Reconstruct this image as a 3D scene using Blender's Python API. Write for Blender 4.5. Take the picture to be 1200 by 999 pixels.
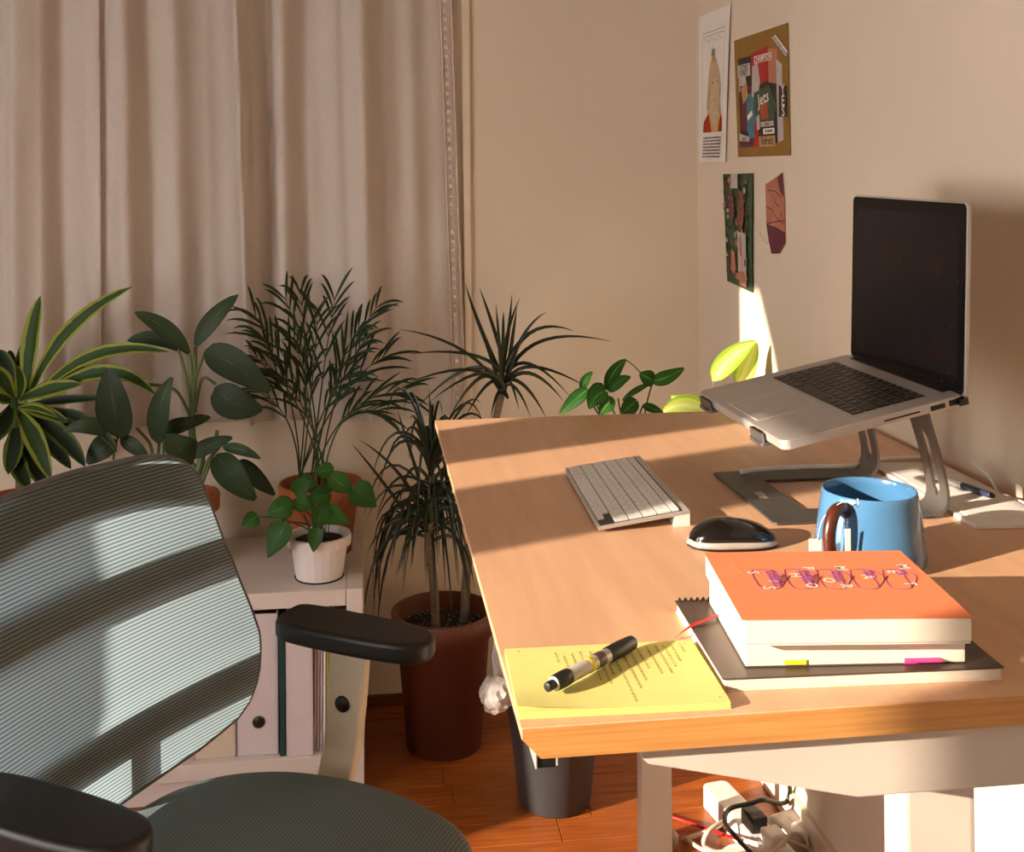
import bpy, bmesh, math, random
from mathutils import Vector, Matrix, Quaternion
R = math.radians
for o in list(bpy.data.objects): bpy.data.objects.remove(o)
scene = bpy.context.scene
COL = scene.collection

# ---------------------------------------------------------------- camera, sky, sun, exposure
CAM_Z, FOC, PX, PY, ROLL, YAW = 1.44, 1312.516, 590.077, 215.437, -0.00788, 0.1199
cam_d = bpy.data.cameras.new('camera'); cam = bpy.data.objects.new('camera', cam_d); COL.objects.link(cam)
cam_d.sensor_fit = 'HORIZONTAL'; cam_d.sensor_width = 36; cam_d.lens = FOC / 1200 * 36
cam_d.shift_x = (600 - PX) / 1200; cam_d.shift_y = (PY - 499.5) / 1200
cam_d.clip_start = .05
cam.matrix_world = (Matrix.Translation((0, 0, CAM_Z)) @ Matrix.Rotation(-YAW, 4, 'Z') @ Matrix.Rotation(R(90), 4, 'X') @ Matrix.Rotation(ROLL, 4, 'Z'))
scene.camera = cam
world = bpy.data.worlds.new('world'); scene.world = world; world.use_nodes = True
bg = world.node_tree.nodes['Background']; bg.inputs[0].default_value = (1.0, .94, .90, 1); bg.inputs[1].default_value = 12.5
sun_d = bpy.data.lights.new('sun', 'SUN'); sun = bpy.data.objects.new('sun', sun_d); COL.objects.link(sun)
SUN_AZ, SUN_EL = R(21.5), R(16.5)
sdir = Vector((math.cos(SUN_AZ) * math.cos(SUN_EL), math.sin(SUN_AZ) * math.cos(SUN_EL), -math.sin(SUN_EL)))
sun.rotation_euler = sdir.to_track_quat('-Z', 'Y').to_euler(); sun.location = (-3, 0, 3)
sun_d.energy = 13.0; sun_d.color = (1.0, .84, .67); sun_d.angle = R(.6)
vs = scene.view_settings
vs.view_transform = 'Standard'; vs.look = 'None'; vs.gamma = 1; vs.use_curve_mapping = False; vs.exposure = -0.06

DZ = .9823            # desk top height
XW, YB = .935, 3.12   # right wall, back wall

def at(u, v, x=None, y=None, z=None):
    """point of the room seen at photo pixel (u,v) on the plane x=, y= or z= (measuring aid)"""
    X, Y = u - PX, v - PY; c, s = math.cos(ROLL), math.sin(ROLL)
    a, b = (X * c + Y * s) / FOC, -(-X * s + Y * c) / FOC
    c, s = math.cos(YAW), math.sin(YAW)
    d = Vector((a * c + s, -a * s + c, b))
    t = x / d.x if x is not None else y / d.y if y is not None else (z - CAM_Z) / d.z
    return Vector((0, 0, CAM_Z)) + d * t

# ---------------------------------------------------------------- helpers
def lin(h):
    h = h.lstrip('#'); r = []
    for i in (0, 2, 4):
        c = int(h[i:i + 2], 16) / 255; r.append(c / 12.92 if c <= .04045 else ((c + .055) / 1.055) ** 2.4)
    return r
def mat(name, color, rough=.6, metal=0, var=.12, scale=18, bump=0, bscale=120, stretch=(1, 1, 1), trans=0, spec=.5, coat=0, color2=None, coord='Object'):
    m = bpy.data.materials.new(name); m.use_nodes = True; nt = m.node_tree; N = nt.nodes; L = nt.links
    b = N['Principled BSDF']; c = lin(color) if isinstance(color, str) else list(color)
    tc = N.new('ShaderNodeTexCoord'); mp = N.new('ShaderNodeMapping'); mp.inputs['Scale'].default_value = stretch
    L.new(tc.outputs[coord], mp.inputs[0])
    nz = N.new('ShaderNodeTexNoise'); nz.inputs['Scale'].default_value = scale; nz.inputs['Detail'].default_value = 5
    L.new(mp.outputs[0], nz.inputs[0])
    rp = N.new('ShaderNodeValToRGB'); rp.color_ramp.elements[0].position = .3; rp.color_ramp.elements[1].position = .7
    d = lin(color2) if color2 else [x * (1 - var) for x in c]; e = c if color2 else [min(1, x * (1 + var)) for x in c]
    rp.color_ramp.elements[0].color = (*d, 1); rp.color_ramp.elements[1].color = (*e, 1)
    L.new(nz.outputs[0], rp.inputs[0]); L.new(rp.outputs[0], b.inputs['Base Color'])
    b.inputs['Roughness'].default_value = rough; b.inputs['Metallic'].default_value = metal
    b.inputs['Specular IOR Level'].default_value = spec
    if coat: b.inputs['Coat Weight'].default_value = coat; b.inputs['Coat Roughness'].default_value = .08
    if bump:
        n2 = N.new('ShaderNodeTexNoise'); n2.inputs['Scale'].default_value = bscale; L.new(mp.outputs[0], n2.inputs[0])
        bp = N.new('ShaderNodeBump'); bp.inputs['Strength'].default_value = bump; bp.inputs['Distance'].default_value = .002
        L.new(n2.outputs[0], bp.inputs['Height']); L.new(bp.outputs[0], b.inputs['Normal'])
    if trans:
        t = N.new('ShaderNodeBsdfTranslucent'); L.new(rp.outputs[0], t.inputs[0])
        mx = N.new('ShaderNodeMixShader'); mx.inputs[0].default_value = trans
        out = N['Material Output']; L.new(b.outputs[0], mx.inputs[1]); L.new(t.outputs[0], mx.inputs[2]); L.new(mx.outputs[0], out.inputs[0])
    return m
def leafmat(name, c_mid, c_blade, c_edge, edge=.7, rib=.12, trans=.25, rough=.55, var=.25):
    """leaf: colour by the distance from its midrib (UV u)"""
    m = bpy.data.materials.new(name); m.use_nodes = True; nt = m.node_tree; N = nt.nodes; L = nt.links; b = N['Principled BSDF']
    uv = N.new('ShaderNodeUVMap'); sp = N.new('ShaderNodeSeparateXYZ'); L.new(uv.outputs[0], sp.inputs[0])
    s1 = N.new('ShaderNodeMath'); s1.operation = 'SUBTRACT'; s1.inputs[1].default_value = .5; L.new(sp.outputs[0], s1.inputs[0])
    ab = N.new('ShaderNodeMath'); ab.operation = 'ABSOLUTE'; L.new(s1.outputs[0], ab.inputs[0])
    m2 = N.new('ShaderNodeMath'); m2.operation = 'MULTIPLY'; m2.inputs[1].default_value = 2; L.new(ab.outputs[0], m2.inputs[0])
    nz = N.new('ShaderNodeTexNoise'); nz.inputs['Scale'].default_value = 30; tc = N.new('ShaderNodeTexCoord'); L.new(tc.outputs['Object'], nz.inputs[0])
    ad = N.new('ShaderNodeMath'); ad.operation = 'MULTIPLY_ADD'; ad.inputs[1].default_value = .35; L.new(nz.outputs[0], ad.inputs[0])
    ad.inputs[2].default_value = -.17; a3 = N.new('ShaderNodeMath'); L.new(ad.outputs[0], a3.inputs[0]); L.new(m2.outputs[0], a3.inputs[1])
    rp = N.new('ShaderNodeValToRGB'); E = rp.color_ramp.elements; E[0].position = 0; E[0].color = (*lin(c_mid), 1); E[1].position = rib; E[1].color = (*lin(c_blade), 1)
    e = E.new(max(rib + .02, edge - .08)); e.color = (*lin(c_blade), 1); e = E.new(edge); e.color = (*lin(c_edge), 1)
    L.new(a3.outputs[0], rp.inputs[0])
    hs = N.new('ShaderNodeHueSaturation'); oi = N.new('ShaderNodeObjectInfo')
    mr = N.new('ShaderNodeMapRange'); mr.inputs[3].default_value = 1 - var; mr.inputs[4].default_value = 1 + var
    L.new(oi.outputs['Random'], mr.inputs[0]); L.new(mr.outputs[0], hs.inputs['Value']); L.new(rp.outputs[0], hs.inputs['Color'])
    L.new(hs.outputs[0], b.inputs['Base Color']); b.inputs['Roughness'].default_value = rough; b.inputs['Specular IOR Level'].default_value = .3
    t = N.new('ShaderNodeBsdfTranslucent'); L.new(hs.outputs[0], t.inputs[0]); mx = N.new('ShaderNodeMixShader'); mx.inputs[0].default_value = trans
    L.new(b.outputs[0], mx.inputs[1]); L.new(t.outputs[0], mx.inputs[2]); L.new(mx.outputs[0], N['Material Output'].inputs[0])
    return m

class B:
    """collects geometry (with material slots) for ONE mesh object"""
    def __init__(s): s.v = []; s.f = []; s.mi = []; s.sm = []; s.uv = {}
    def add(s, verts, faces, mi=0, M=None, smooth=False, uvs=None):
        k = len(s.v)
        for i, p in enumerate(verts):
            p = Vector(p); s.v.append(tuple(M @ p) if M else tuple(p))
            if uvs: s.uv[k + i] = uvs[i]
        for f in faces: s.f.append([k + i for i in f]); s.mi.append(mi); s.sm.append(smooth)
        return s
    def bm(s, bm, mi=0, M=None, smooth=False):
        bm.verts.ensure_lookup_table(); bm.verts.index_update()
        s.add([v.co.copy() for v in bm.verts], [[v.index for v in f.verts] for f in bm.faces], mi, M, smooth); bm.free(); return s
    def box(s, lo, hi, mi=0, bev=0, M=None, seg=2, smooth=False):
        lo, hi = Vector(lo), Vector(hi); bm = bmesh.new(); bmesh.ops.create_cube(bm, size=1)
        for v in bm.verts: v.co = Vector([(lo[i] + hi[i]) / 2 + v.co[i] * (hi[i] - lo[i]) for i in range(3)])
        if bev: bmesh.ops.bevel(bm, geom=bm.edges[:], offset=bev, segments=seg, affect='EDGES', profile=.6)
        return s.bm(bm, mi, M, smooth)
    def prism(s, poly, lo, hi, axis='z', mi=0, bev=0, M=None, seg=2, smooth=False):
        """polygon (2d) extruded along an axis: z -> (x,y), y -> (x,z), x -> (y,z)"""
        def P(p, h): return {'z': (p[0], p[1], h), 'y': (p[0], h, p[1]), 'x': (h, p[0], p[1])}[axis]
        bm = bmesh.new(); a = [bm.verts.new(P(p, lo)) for p in poly]; b = [bm.verts.new(P(p, hi)) for p in poly]; n = len(poly)
        bm.faces.new(a); bm.faces.new(b)
        for i in range(n): bm.faces.new((a[i], a[(i + 1) % n], b[(i + 1) % n], b[i]))
        bmesh.ops.recalc_face_normals(bm, faces=bm.faces[:])
        if bev:
            ed = [e for e in bm.edges if not (e.verts[0] in a and e.verts[1] in b) and not (e.verts[0] in b and e.verts[1] in a)]
            bmesh.ops.bevel(bm, geom=ed, offset=bev, segments=seg, affect='EDGES', profile=.6)
        return s.bm(bm, mi, M, smooth)
    def tube(s, path, r, n=8, mi=0, M=None, flat=1.0):
        path = [Vector(p) for p in path]; m = len(path); rr = r if isinstance(r, (list, tuple)) else [r] * m
        vs_, fs = [], []; t0 = (path[1] - path[0]).normalized(); nrm = t0.orthogonal().normalized()
        for i, p in enumerate(path):
            t = (path[min(i + 1, m - 1)] - path[max(i - 1, 0)]).normalized()
            nrm = (nrm - t * nrm.dot(t)); nrm = nrm.normalized() if nrm.length > 1e-6 else t.orthogonal().normalized(); bi = t.cross(nrm)
            for k in range(n):
                a = 2 * math.pi * k / n; vs_.append(p + nrm * math.cos(a) * rr[i] + bi * math.sin(a) * rr[i] * flat)
        for i in range(m - 1):
            for k in range(n): fs.append((i * n + k, i * n + (k + 1) % n, (i + 1) * n + (k + 1) % n, (i + 1) * n + k))
        fs.append(list(range(n))[::-1]); fs.append([(m - 1) * n + k for k in range(n)])
        return s.add(vs_, fs, mi, M, True)
    def lathe(s, prof, n=40, mi=0, M=None, c=(0, 0, 0), smooth=True, rf=None):
        vs_, fs = [], []; m = len(prof)
        for i, (r, z) in enumerate(prof):
            for k in range(n):
                a = 2 * math.pi * k / n; q = rf(a, i) if rf else 1
                vs_.append((c[0] + r * q * math.cos(a), c[1] + r * q * math.sin(a), c[2] + z))
        for i in range(m - 1):
            for k in range(n): fs.append((i * n + k, i * n + (k + 1) % n, (i + 1) * n + (k + 1) % n, (i + 1) * n + k))
        fs.append(list(range(n))[::-1]); fs.append([(m - 1) * n + k for k in range(n)])
        return s.add(vs_, fs, mi, M, smooth)
    def build(s, name, mats, parent=None, world=False, autosmooth=False):
        if not isinstance(mats, (list, tuple)): mats = [mats]
        me = bpy.data.meshes.new(name)
        v = s.v
        if parent is not None and world:
            q = root_of(parent); v = [tuple(Vector(p) - q) for p in v]
        me.from_pydata(v, [], s.f)
        for m in mats: me.materials.append(m)
        me.polygons.foreach_set('material_index', s.mi); me.polygons.foreach_set('use_smooth', s.sm)
        if s.uv:
            ul = me.uv_layers.new(name='UVMap')
            for lp in me.loops: ul.data[lp.index].uv = s.uv.get(lp.vertex_index, (0, 0))
        me.update(); o = bpy.data.objects.new(name, me); COL.objects.link(o)
        if parent is not None: o.parent = parent
        return o
def root_of(p):
    q = Vector((0, 0, 0))
    while p is not None: q = q + p.location; p = p.parent
    return q
def put(o, label, cat, group=None):
    o['label'] = label; o['category'] = cat
    if group: o['group'] = group
    return o
def thing(name, label, cat, loc=(0, 0, 0), rotz=0, group=None):
    o = bpy.data.objects.new(name, None); COL.objects.link(o); o.location = loc; o.rotation_euler = (0, 0, rotz)
    o.empty_display_size = .05
    return put(o, label, cat, group)
def struct(name, b, m, parent=None):
    o = b.build(name, m, parent)
    if parent is None: o['kind'] = 'structure'
    return o
def bez(P, n):
    P = [Vector(p) for p in P]; out = []
    for i in range(n + 1):
        t = i / n; Q = P[:]
        while len(Q) > 1: Q = [Q[j].lerp(Q[j + 1], t) for j in range(len(Q) - 1)]
        out.append(Q[0])
    return out
def cat_rom(P, n=6):
    P = [Vector(p) for p in P]; P = [P[0] * 2 - P[1]] + P + [P[-1] * 2 - P[-2]]; out = []
    for i in range(1, len(P) - 2):
        for k in range(n):
            t = k / n; a, b, c, d = P[i - 1], P[i], P[i + 1], P[i + 2]
            out.append(.5 * ((2 * b) + (c - a) * t + (2 * a - 5 * b + 4 * c - d) * t * t + (3 * b - a - 3 * c + d) * t ** 3))
    out.append(P[-2]); return out
SHAPES = {
    'blade': lambda t: min(1, t * 6 + .45) * (1 - t ** 3.0) ** .9,
    'lance': lambda t: (math.sin(math.pi * min(1, t * .93 + .04)) ** .75) * (1 if t < .97 else .4),
    'ovate': lambda t: (math.sin(math.pi * (t ** .75) * .97 + .03) ** .7),
    'heart': lambda t: math.sqrt(max(0, 1 - ((t - .3) / .3) ** 2)) * .95 + .12 if t < .3 else (1.07 - ((t - .3) / .7) ** 1.7 * 1.02),
    'strap': lambda t: min(1, .3 + t * 1.6) * (1 - t ** 4.5) ** .8,
}
def leafgeo(b, P, width, shape='lance', N=(0, -1, .25), fold=.25, n=9, mi=0, wav=0, back=0, seed=0):
    """a leaf along the curve P (control points), width across, folded along its midrib"""
    c = bez(P, n); f = SHAPES[shape]; N = Vector(N).normalized(); vs_, fs, uv = [], [], []; rnd = random.Random(seed)
    ph = rnd.random() * 6
    for i, p in enumerate(c):
        t = i / n; T = (c[min(i + 1, n)] - c[max(i - 1, 0)])
        T = T.normalized() if T.length > 1e-9 else Vector((0, 0, 1))
        S = T.cross(N); S = S.normalized() if S.length > .02 else T.orthogonal().normalized(); U = S.cross(T)
        w = max(.0004, width * .5 * f(t)); lift = U * (fold * w)
        wv = U * (math.sin(t * 9 + ph) * wav * w)
        sh = T * (-back * width * .5 * max(0, 1 - t * 4))
        vs_ += [p - S * w + lift + wv + sh, p - S * w * .5 + lift * .35 + wv * .4, p, p + S * w * .5 + lift * .35 - wv * .4, p + S * w + lift - wv + sh]
        uv += [(0, t), (.25, t), (.5, t), (.75, t), (1, t)]
        if i:
            k = 5 * i
            for j in range(4): fs.append((k - 5 + j, k - 4 + j, k + 1 + j, k + j))
    return b.add(vs_, fs, mi, None, True, uv)
def text_geo(txt, size, M, b, mi=0, extrude=0, bold=0):
    cu = bpy.data.curves.new('t', 'FONT'); cu.body = txt; cu.size = size; cu.align_x = 'CENTER'; cu.align_y = 'CENTER'; cu.resolution_u = 2; cu.offset = bold
    o = bpy.data.objects.new('t', cu); COL.objects.link(o); dg = bpy.context.evaluated_depsgraph_get(); dg.update()
    me = bpy.data.meshes.new_from_object(o.evaluated_get(dg))
    b.add([v.co.copy() for v in me.vertices], [list(p.vertices) for p in me.polygons], mi, M)
    bpy.data.objects.remove(o); bpy.data.curves.remove(cu); bpy.data.meshes.remove(me); return b
def rrect(x0, y0, x1, y1, r, n=5):
    out = []
    for cx, cy, a in ((x1 - r, y1 - r, 0), (x0 + r, y1 - r, 90), (x0 + r, y0 + r, 180), (x1 - r, y0 + r, 270)):
        for k in range(n + 1): t = R(a + 90 * k / n); out.append((cx + r * math.cos(t), cy + r * math.sin(t)))
    return out

# ---------------------------------------------------------------- materials
M_ = {}
M_['wall'] = mat('wall_paint', '#dccdb8', .85, var=.03, scale=3, bump=.25, bscale=40)
M_['ceil'] = mat('ceiling_paint', '#a89a86', .9, var=.02)
M_['trim'] = mat('trim_paint', '#dccbb4', .5, var=.03)
M_['base'] = mat('baseboard_wood', '#6b3a20', .5, var=.2, scale=8, stretch=(1, 20, 20))
M_['plank'] = mat('floor_wood', '#a85c26', .32, var=.3, scale=5, stretch=(1.2, 22, 22), bump=.12, bscale=30, color2='#7c3c16', spec=.4)
M_['curtain'] = mat('curtain_linen', '#ddd2c8', .9, var=.04, scale=60, bump=.3, bscale=400, trans=.25, stretch=(4, 4, 1))
M_['hem'] = mat('curtain_hem', '#d8c8b8', .9, var=.05)
M_['desk'] = mat('desk_laminate', '#d8ab86', .36, var=.07, scale=4, stretch=(12, 1.0, 12), color2='#ca9c78', spec=.45)
M_['band'] = mat('desk_edge_band', '#cf9656', .45, var=.1, scale=5, stretch=(1.5, 40, 60), color2='#b97f42')
M_['steel'] = mat('desk_frame_paint', '#cbc0b4', .45, var=.03)
M_['black'] = mat('black_plastic', '#15130f', .42, var=.1)
M_['blackgloss'] = mat('black_gloss', '#0d0b0a', .15, var=.05, coat=.4)
M_['alu'] = mat('aluminium', '#bdb7b1', .40, .45, var=.05, scale=40)
M_['aludark'] = mat('aluminium_grey', '#6e6b67', .4, .6, var=.08, scale=40)
M_['white'] = mat('white_plastic', '#e4dfda', .4, var=.03)
M_['keyw'] = mat('white_keys', '#dcd8d4', .45, var=.03)
M_['keyprint'] = mat('key_print', '#8a8684', .6)
M_['screen'] = mat('screen_glass', '#100e0f', .2, var=.3, scale=9, spec=.25)
M_['mug'] = mat('mug_glaze', '#4878a2', .18, var=.04, coat=.6)
M_['walnut'] = mat('handle_wood', '#4a1f12', .3, var=.3, scale=10, stretch=(10, 10, 2), coat=.3)
M_['tea'] = mat('tea', '#1d120a', .1)
M_['paper'] = mat('paper_white', '#e8e2da', .85, var=.03)
M_['cream'] = mat('page_cream', '#e2d6c4', .85, var=.05, scale=6, stretch=(1, 1, 90))
M_['orange'] = mat('cover_orange', '#f2875a', .5, var=.03)
M_['purple'] = mat('print_purple', '#7d3a78', .7)
M_['darkcover'] = mat('cover_dark', '#4a3c34', .35, var=.1)
M_['yellow'] = mat('pad_yellow', '#ddd37e', .85, var=.04)
M_['ink'] = mat('pencil_writing', '#a79c5c', .9)
M_['red'] = mat('ribbon_red', '#c01818', .5)
M_['pink'] = mat('flag_pink', '#ee3a94', .6)
M_['flagy'] = mat('flag_yellow', '#d8c42a', .6)
M_['clear'] = mat('pen_barrel', '#b9b2a8', .12, var=.1, coat=.5)
M_['mesh2'] = None
M_['file_w'] = mat('file_white', '#d2c8cc', .7, var=.03)
M_['file_b'] = mat('file_beige', '#cfc0ac', .7, var=.03)
M_['chairgrey'] = mat('chair_cream_plastic', '#d3c6b0', .45, var=.03)
M_['chairframe'] = mat('chair_frame_grey', '#5a605f', .5, var=.05)
M_['green'] = mat('folder_green', '#123c38', .6)
M_['paperblue'] = mat('paper_bluish', '#c4bccb', .8, var=.06)
M_['olive'] = mat('paper_olive', '#9a8a3a', .8)
M_['shelf'] = mat('shelf_white', '#d6ccc6', .5, var=.02)
M_['terra'] = mat('terracotta', '#a2592f', .7, var=.12, scale=14)
M_['brownpot'] = mat('brown_plastic_pot', '#633524', .5, var=.06)
M_['whitepot'] = mat('white_ribbed_pot', '#dcd6d4', .4, var=.02)
M_['soil'] = mat('potting_soil', '#1d1611', .95, var=.5, scale=90, bump=1, bscale=200)
M_['perlite'] = mat('perlite', '#9a9288', .9)
M_['trunk'] = mat('plant_cane', '#6d5b46', .85, var=.3, scale=30, stretch=(1, 1, 4), bump=.5, bscale=60)
M_['binmat'] = mat('bin_grey', '#3b3b3d', .45, var=.05)
M_['bag'] = mat('bin_liner', '#cfc8c2', .4, var=.05, trans=.3)
M_['kraft'] = mat('kraft_card', '#8e6a2c', .9, var=.08)
M_['wooddark'] = mat('stool_wood', '#7a5632', .5, var=.2, scale=8, stretch=(1, 1, 6))
M_['cableb'] = mat('cable_beige', '#c9bca4', .5)
M_['cablew'] = mat('cable_white', '#e6e0d8', .45)
M_['stylusblue'] = mat('stylus_blue', '#2d3550', .4)
M_['greytext'] = mat('print_grey', '#8c8680', .8)
M_['skin'] = mat('print_skin', '#b3735a', .6, var=.15, scale=20)
M_['maroon'] = mat('print_maroon', '#5c1730', .6, var=.2)
M_['pred'] = mat('print_red', '#a82418', .7, var=.1)
M_['pyel'] = mat('print_yellow', '#d0a228', .7)
M_['pgreen'] = mat('print_green', '#3c5238', .7, var=.4, scale=60)
M_['pblue'] = mat('print_blue', '#4a7a88', .7, var=.2, scale=60)
M_['pnavy'] = mat('print_navy', '#2f3e66', .7)
M_['pdark'] = mat('print_dark', '#2a221e', .7, var=.5, scale=80)
M_['ptan'] = mat('print_tan', '#b48c54', .7, var=.1)
M_['pgrey'] = mat('print_pale_grey', '#b8b0aa', .7, var=.1, scale=60)
L_ = {
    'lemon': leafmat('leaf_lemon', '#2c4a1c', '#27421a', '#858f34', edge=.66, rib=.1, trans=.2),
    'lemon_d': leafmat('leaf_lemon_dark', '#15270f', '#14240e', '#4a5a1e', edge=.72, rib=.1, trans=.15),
    'dief': leafmat('leaf_dieffenbachia', '#46573a', '#2c3d27', '#22331c', edge=.9, rib=.06, trans=.15),
    'palm': leafmat('leaf_palm', '#2c4222', '#1b3018', '#16280f', edge=.9, trans=.15),
    'pothos': leafmat('leaf_pothos', '#4d7a2c', '#2f5a20', '#264d1a', edge=.9, rib=.06, trans=.25),
    'marg': leafmat('leaf_marginata', '#233422', '#1d2e1c', '#3a2420', edge=.85, trans=.1, rough=.3),
    'syng': leafmat('leaf_syngonium', '#6d9a48', '#2f6424', '#254f1c', edge=.85, rib=.14, trans=.3),
    'lime': leafmat('leaf_lime', '#d8dc9a', '#c2cf62', '#8fb52e', edge=.72, rib=.3, trans=.4),
}
M_['stem'] = mat('plant_stem', '#31461f', .5, var=.2)
M_['stem2'] = mat('plant_stem_pale', '#55683a', .5, var=.2)

# ---------------------------------------------------------------- the room
XL, YF, ZC = -2.1, -1.2, 2.6
fl = struct('floor', B().box((XL, YF, -.06), (XW + .1, YB + .1, -.004)), M_['base'])
random.seed(3)
PW = .0875
plank_meshes = {}
for i in range(30):
    y0 = YB - (i + 1) * PW; x = XL + random.uniform(.1, .9) - .9
    while x < XW:
        ln = random.choice((.9, 1.2, 1.5)); a, b_ = max(x, XL), min(x + ln, XW + .02); x += ln
        if b_ - a < .12: continue
        key = round(b_ - a, 2)
        if key not in plank_meshes:
            o = B().box((0, 0, -.004), (key - .002, PW - .0018, 0.0), bev=.0009, seg=1).build('plank', M_['plank'], fl); plank_meshes[key] = o.data
        else:
            o = bpy.data.objects.new('plank', plank_meshes[key]); COL.objects.link(o); o.parent = fl
        o.location = (a, y0, 0)
struct('ceiling', B().box((XL, YF, ZC), (XW + .1, YB + .1, ZC + .05)), M_['ceil'])
struct('wall_back', B().box((XL, YB, -.06), (XW + .1, YB + .1, ZC)), M_['wall'])
struct('wall_right', B().box((XW, YF, -.06), (XW + .1, YB, ZC)), M_['wall'])
# left wall with its window openings (out of frame; the sun comes through them)
oa, ob, hz = (-.085, .50), (.783, 1.556), 2.15
wl = B()
wl.box((XL - .04, YF, -.06), (XL, oa[0], ZC)).box((XL - .04, oa[1], -.06), (XL, ob[0], ZC)).box((XL - .04, ob[1], -.06), (XL, YB, ZC))
wl.box((XL - .04, oa[0], -.06), (XL, oa[1], .55)).box((XL - .04, ob[0], -.06), (XL, ob[1], .55))
wl.box((XL - .04, oa[0], 1.96), (XL, oa[1], ZC)).box((XL - .04, ob[0], hz), (XL, ob[1], ZC)).box((XL - .04, ob[0], 1.94), (XL, .99, hz))
struct('wall_left', wl, M_['wall'])
struct('wall_front', B().box((XL - .04, YF - .1, -.06), (XW + .1, YF, ZC)), M_['wall'])
struct('baseboard_back', B().box((-.015, YB - .014, 0), (XW - .02, YB, .03), bev=.003), M_['base'])
struct('baseboard_right', B().box((XW - .014, .2, 0), (XW, YB - .02, .075), bev=.003), M_['trim'])
# window casing, sill and apron of the curtained back window
tr = B().box((.262, YB - .012, .70), (.283, YB, ZC - .1), bev=.003)
struct('trim_1', tr, M_['trim'])
struct('trim_2', B().box((-1.9, YB - .010, .69), (.262, YB, .80), bev=.003), M_['trim'])

# tied-back drape at the left window
def drape_edge(z):
    P = [(.55, .91), (1.05, 1.015), (1.34, 1.105), (1.69, 1.217), (1.97, 1.32), (2.15, 1.45), (2.3, 1.5)]
    for (a, b_), (c, d) in zip(P, P[1:]):
        if z <= c: return b_ + (d - b_) * (max(z, a) - a) / (c - a)
    return 1.5
dr = B(); vs_, fs = [], []; NZ, NY = 24, 24
for i in range(NZ + 1):
    z = .55 + (2.3 - .55) * i / NZ
    for j in range(NY + 1):
        u = j / NY; l0 = .76 + .212 * max(0, min(1, (z - 1.40) / .12)); y = l0 + (max(drape_edge(z), .985) - l0) * u
        vs_.append((XL + .05 + .018 * math.sin(u * 30), y, z))
for i in range(NZ):
    for j in range(NY): k = i * (NY + 1) + j; fs.append((k, k + 1, k + NY + 2, k + NY + 1))
dr.add(vs_, fs, smooth=True)
dr = dr.build('window_drape', M_['hem']); put(dr, 'pale drape gathered to one side of the sunny side window', 'curtain')

# ---------------------------------------------------------------- curtains on the back wall
def curtain(name, x0, x1, folds, ztop, zbot, ybase, label, hem_side=None, lean=0):
    """folds: (x at the top, x at the bottom, depth towards the room)"""
    t = thing(name, label, 'curtain', (x0, ybase, zbot), group='linen curtains on the back wall')
    NX, NZ = 220, 36; vs_, fs = [], []
    def prof(x, z):
        s = (ztop - z) / (ztop - zbot); P = [(a + (b_ - a) * s, d) for a, b_, d in folds]
        for (a, d), (b_, e) in zip(P, P[1:]):
            if x <= b_:
                q = max(0, min(1, (x - a) / max(1e-5, b_ - a))); q = q * q * (3 - 2 * q); return d + (e - d) * q
        return P[-1][1]
    for i in range(NZ + 1):
        z = zbot + (ztop - zbot) * i / NZ; s = (ztop - z) / (ztop - zbot)
        for j in range(NX + 1):
            u = j / NX; x = x0 + (x1 + lean * (s - .55) - x0) * u
            y = ybase - prof(x, z) * 1.35 - .003 * math.sin(x * 90 + z * 2) - .002 * math.sin(x * 41 - z * 7)
            vs_.append((x, y, z + (.012 * (1 - u) if i == 0 else 0)))
    for i in range(NZ):
        for j in range(NX): k = i * (NX + 1) + j; fs.append((k, k + 1, k + NX + 2, k + NX + 1))
    B().add(vs_, fs, smooth=True).build('cloth', M_['curtain'], t, world=True)
    if hem_side:
        h = B(); q = []
        for i in range(60):
            z = zbot + .02 + (ztop - zbot - .04) * i / 59; s = (ztop - z) / (ztop - zbot); x = x1 + lean * (s - .55) - .022
            y = ybase - prof(x, z) * 1.35 - .007
            w = .012; h.box((x - w / 2, y - .003, z - .0065), (x + w / 2, y, z + .0065), bev=.002, seg=1)
        h.build('ladder_stitch', M_['hem'], t, world=True)
        e = B()
        for dx in (-.004, -.034):
            e.tube([(x1 + lean * ((ztop - z) / (ztop - zbot) - .55) + dx, ybase - prof(x1 + dx, z) - .004, z) for z in [zbot + (ztop - zbot) * k / 20 for k in range(21)]], .0022, 6)
        e.build('hem', M_['hem'], t, world=True)
    bt = B(); bt.add([p for j in range(NX + 1) for p in ((vs_[j][0], vs_[j][1] - .0015, vs_[j][2] + .003), (vs_[j][0], vs_[j][1] - .0035, vs_[j][2] + .014), (vs_[j][0], vs_[j][1] - .0015, vs_[j][2] + .028))],
           [(3 * j + k, 3 * j + 3 + k, 3 * j + 4 + k, 3 * j + 1 + k) for j in range(NX) for k in (0, 1)], smooth=True)
    bt.build('bottom_hem', M_['curtain'], t, world=True)
    return t
curtain('curtain', -.722, .247, [(-.73, -.73, .0), (-.70, -.70, .028), (-.64, -.62, .055), (-.585, -.57, .01), (-.52, -.50, .035), (-.44, -.43, .002), (-.372, -.33, .0), (-.352, -.312, .085), (-.325, -.30, .05), (-.27, -.27, .012), (-.225, -.23, .045), (-.165, -.16, .008), (-.09, -.05, .035), (-.02, .0, .065), (.045, .05, .02), (.11, .12, .020), (.19, .19, .004), (.30, .30, .0)],
        2.35, .803, 3.104, 'pale linen curtain with a ladder-stitched side hem beside the bare wall', 'R', lean=.04)
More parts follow.
